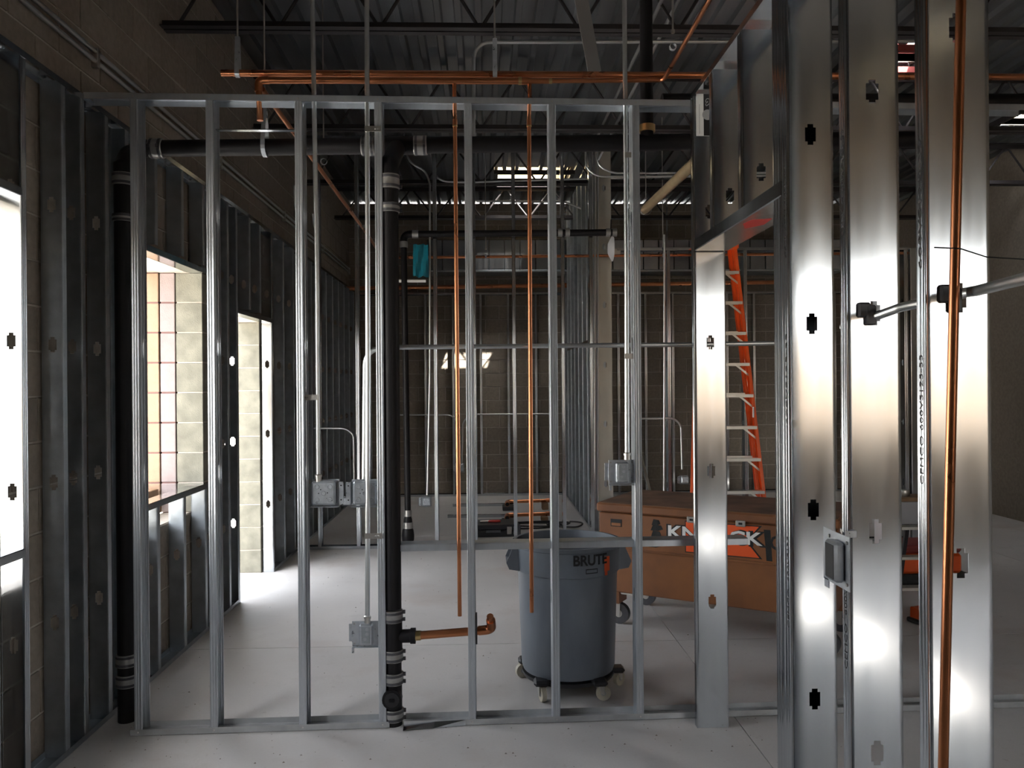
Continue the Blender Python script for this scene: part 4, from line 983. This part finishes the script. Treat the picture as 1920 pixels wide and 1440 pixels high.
# right-hand room: small platform ladder, orange cases, canvas bag
p = at(1742, 1100, Z=0)
X0, Y0 = 2.98, 5.55
SL = root('step_ladder', (X0, Y0, 0), R(0), label='small grey step ladder glimpsed between the two nearest wide studs', cat='ladder')
hh = at(1742, 940, Y=Y0).z
for s in (-1, 1):
    MB().beam((X0 + s * .27, Y0 - .15, 0), (X0 + s * .16, Y0 + .12, hh), .03, .07).build('front_rail', 'alum', SL)
    MB().beam((X0 + s * .25, Y0 + .6, 0), (X0 + s * .14, Y0 + .2, hh), .025, .04).build('rear_rail', 'casterblk', SL)
for k in range(1, 4): MB().beam((X0 - .25 + .03 * k, Y0 - .15 + .075 * k, hh * k / 4), (X0 + .25 - .03 * k, Y0 - .15 + .075 * k, hh * k / 4), .08, .02).build('tread', 'alum', SL)
MB().bbox((X0 - .2, Y0 + .05, hh - .01), (X0 + .2, Y0 + .25, hh + .02), .006).build('top_cap', 'wood', SL)
MB().bbox((X0 - .17, Y0 + .045, hh - .17), (X0 + .17, Y0 + .06, hh - .01), .004).build('face_plate', 'decalgrey', SL)
MB().lathe([(.035, 0), (.045, .03), (.04, .045), (0, .045)], (X0 + .05, Y0 + .14, hh + .021), 16).build('tape_roll', 'zinc', label='small silver tape roll on top of the small grey step ladder', cat='tape')
q = at(1738, 1072, Y=6.4)
BGd = MB().bbox((q.x - .35, 6.25, 0), (q.x + .35, 6.75, q.z), .05).build('tool_bag', 'bag', label='black canvas tool bag under the orange case at right', cat='bag')
OC = root('orange_case', (q.x, 6.5, q.z), label='orange plastic case on the black bag behind the small step ladder', cat='case')
MB().bbox((q.x - .25, 6.32, q.z + .002), (q.x + .25, 6.68, q.z + .16), .02).build('case_bottom', 'orange', OC); MB().bbox((q.x - .25, 6.32, q.z + .165), (q.x + .25, 6.68, q.z + .23), .02).build('case_lid', 'redoxide', OC)
MB().bbox((q.x - .08, 6.305, q.z + .12), (q.x + .08, 6.322, q.z + .2), .004).build('latch', 'black', OC)
q = at(1740, 1165, Z=0)
OT = root('hand_tool', (q.x, q.y, 0), R(15), label='orange and black power tool lying on the floor at right', cat='power tool')
def ob(n, lo, hi, m):
    mb = MB().bbox(lo, hi, .008); mb.v = [wm(OT) @ v for v in mb.v]; mb.build(n, m, OT)
ob('housing', (-.11, -.05, .02), (.10, .05, .10), 'orange'); ob('battery', (-.13, -.06, 0), (.0, .06, .03), 'black'); ob('grip', (.09, -.03, .02), (.2, .03, .07), 'black')

# hung things on the mid partition
c = at(789, 487, Y=Y8 - .08)
tl = MB()
v = []; f = []
for i in range(9):
    for j in range(7):
        v.append((c.x - .075 + .15 * j / 6, Y8 - .085 + .018 * math.sin(j * 1.7 + i * .5), c.z + .15 - .32 * i / 8 + .01 * math.sin(j * 2)))
for i in range(8):
    for j in range(6): f.append((i*7+j, i*7+j+1, (i+1)*7+j+1, (i+1)*7+j))
tl.smooth = True; tl.sheet(v, f, .003).build('plastic_sheet', 'teal', label='teal plastic sheet hanging near the silver duct', cat='plastic sheet')
c = at(1145, 466, Y=8.09)
DS = root('work_light', (c.x, 8.09, c.z - .13), label='round grey disc-shaped lamp hung on the pale end stud', cat='lamp')  # plain grey disc of unknown use
MB().lathe([(.0, -.03), (.05, -.03), (.125, .012), (.13, .02), (.0, .02)], c, 28, 'X').build('dish', 'decalgrey', DS); MB().tube([c + Vector((0, .0, .12)), c + Vector((.01, .02, .3))], .006, 8).build('cord', 'wire', DS); MB().bbox(c + Vector((.03, -.01, -.06)), c + Vector((.10, .03, -.0)), .004).build('bracket', 'zinc', DS)
c = at(770, 527, Y=Y8 - .04)
MB().bbox((c.x - .12, Y8 - .05, c.z - .012), (c.x + .15, Y8 - .02, c.z + .012), .002).build('slotted_strip', 'white', label='short pale slotted strip beside the thin black pipe', cat='strip')

# flat steel member hanging aslant from the deck
a = at(1079, -60, Y=4.6); b = at(1116, 140, Y=4.75)
MB().beam(a, b, .078, .012, (0, 1, 0)).build('steel_brace', 'greypaint', label='flat grey steel brace slanting up to the roof above the copper mains', cat='brace')
# crumbs and dust on the floor
cr = MB(); rng = random.Random(3)
for k in range(260):
    x = rng.uniform(-1.8, 1.6); y = rng.uniform(2.6, 8) if k % 3 else YF(x) + rng.uniform(-.35, .12)
    if (x - bx_) ** 2 + (y - by_) ** 2 < .12: continue
    r = rng.choice((.002, .003, .003, .004, .006)); h = r * .8
    cr.add([(x - r, y - r * .7, 0), (x + r, y - r * .5, 0), (x + r * .3, y + r, 0), (x, y, h)], [(0, 2, 1), (0, 1, 3), (1, 2, 3), (2, 0, 3)])
cr.build('floor_debris', 'crumb', label='crumbs of plaster and dirt scattered on the concrete floor', cat='debris', kind='stuff')
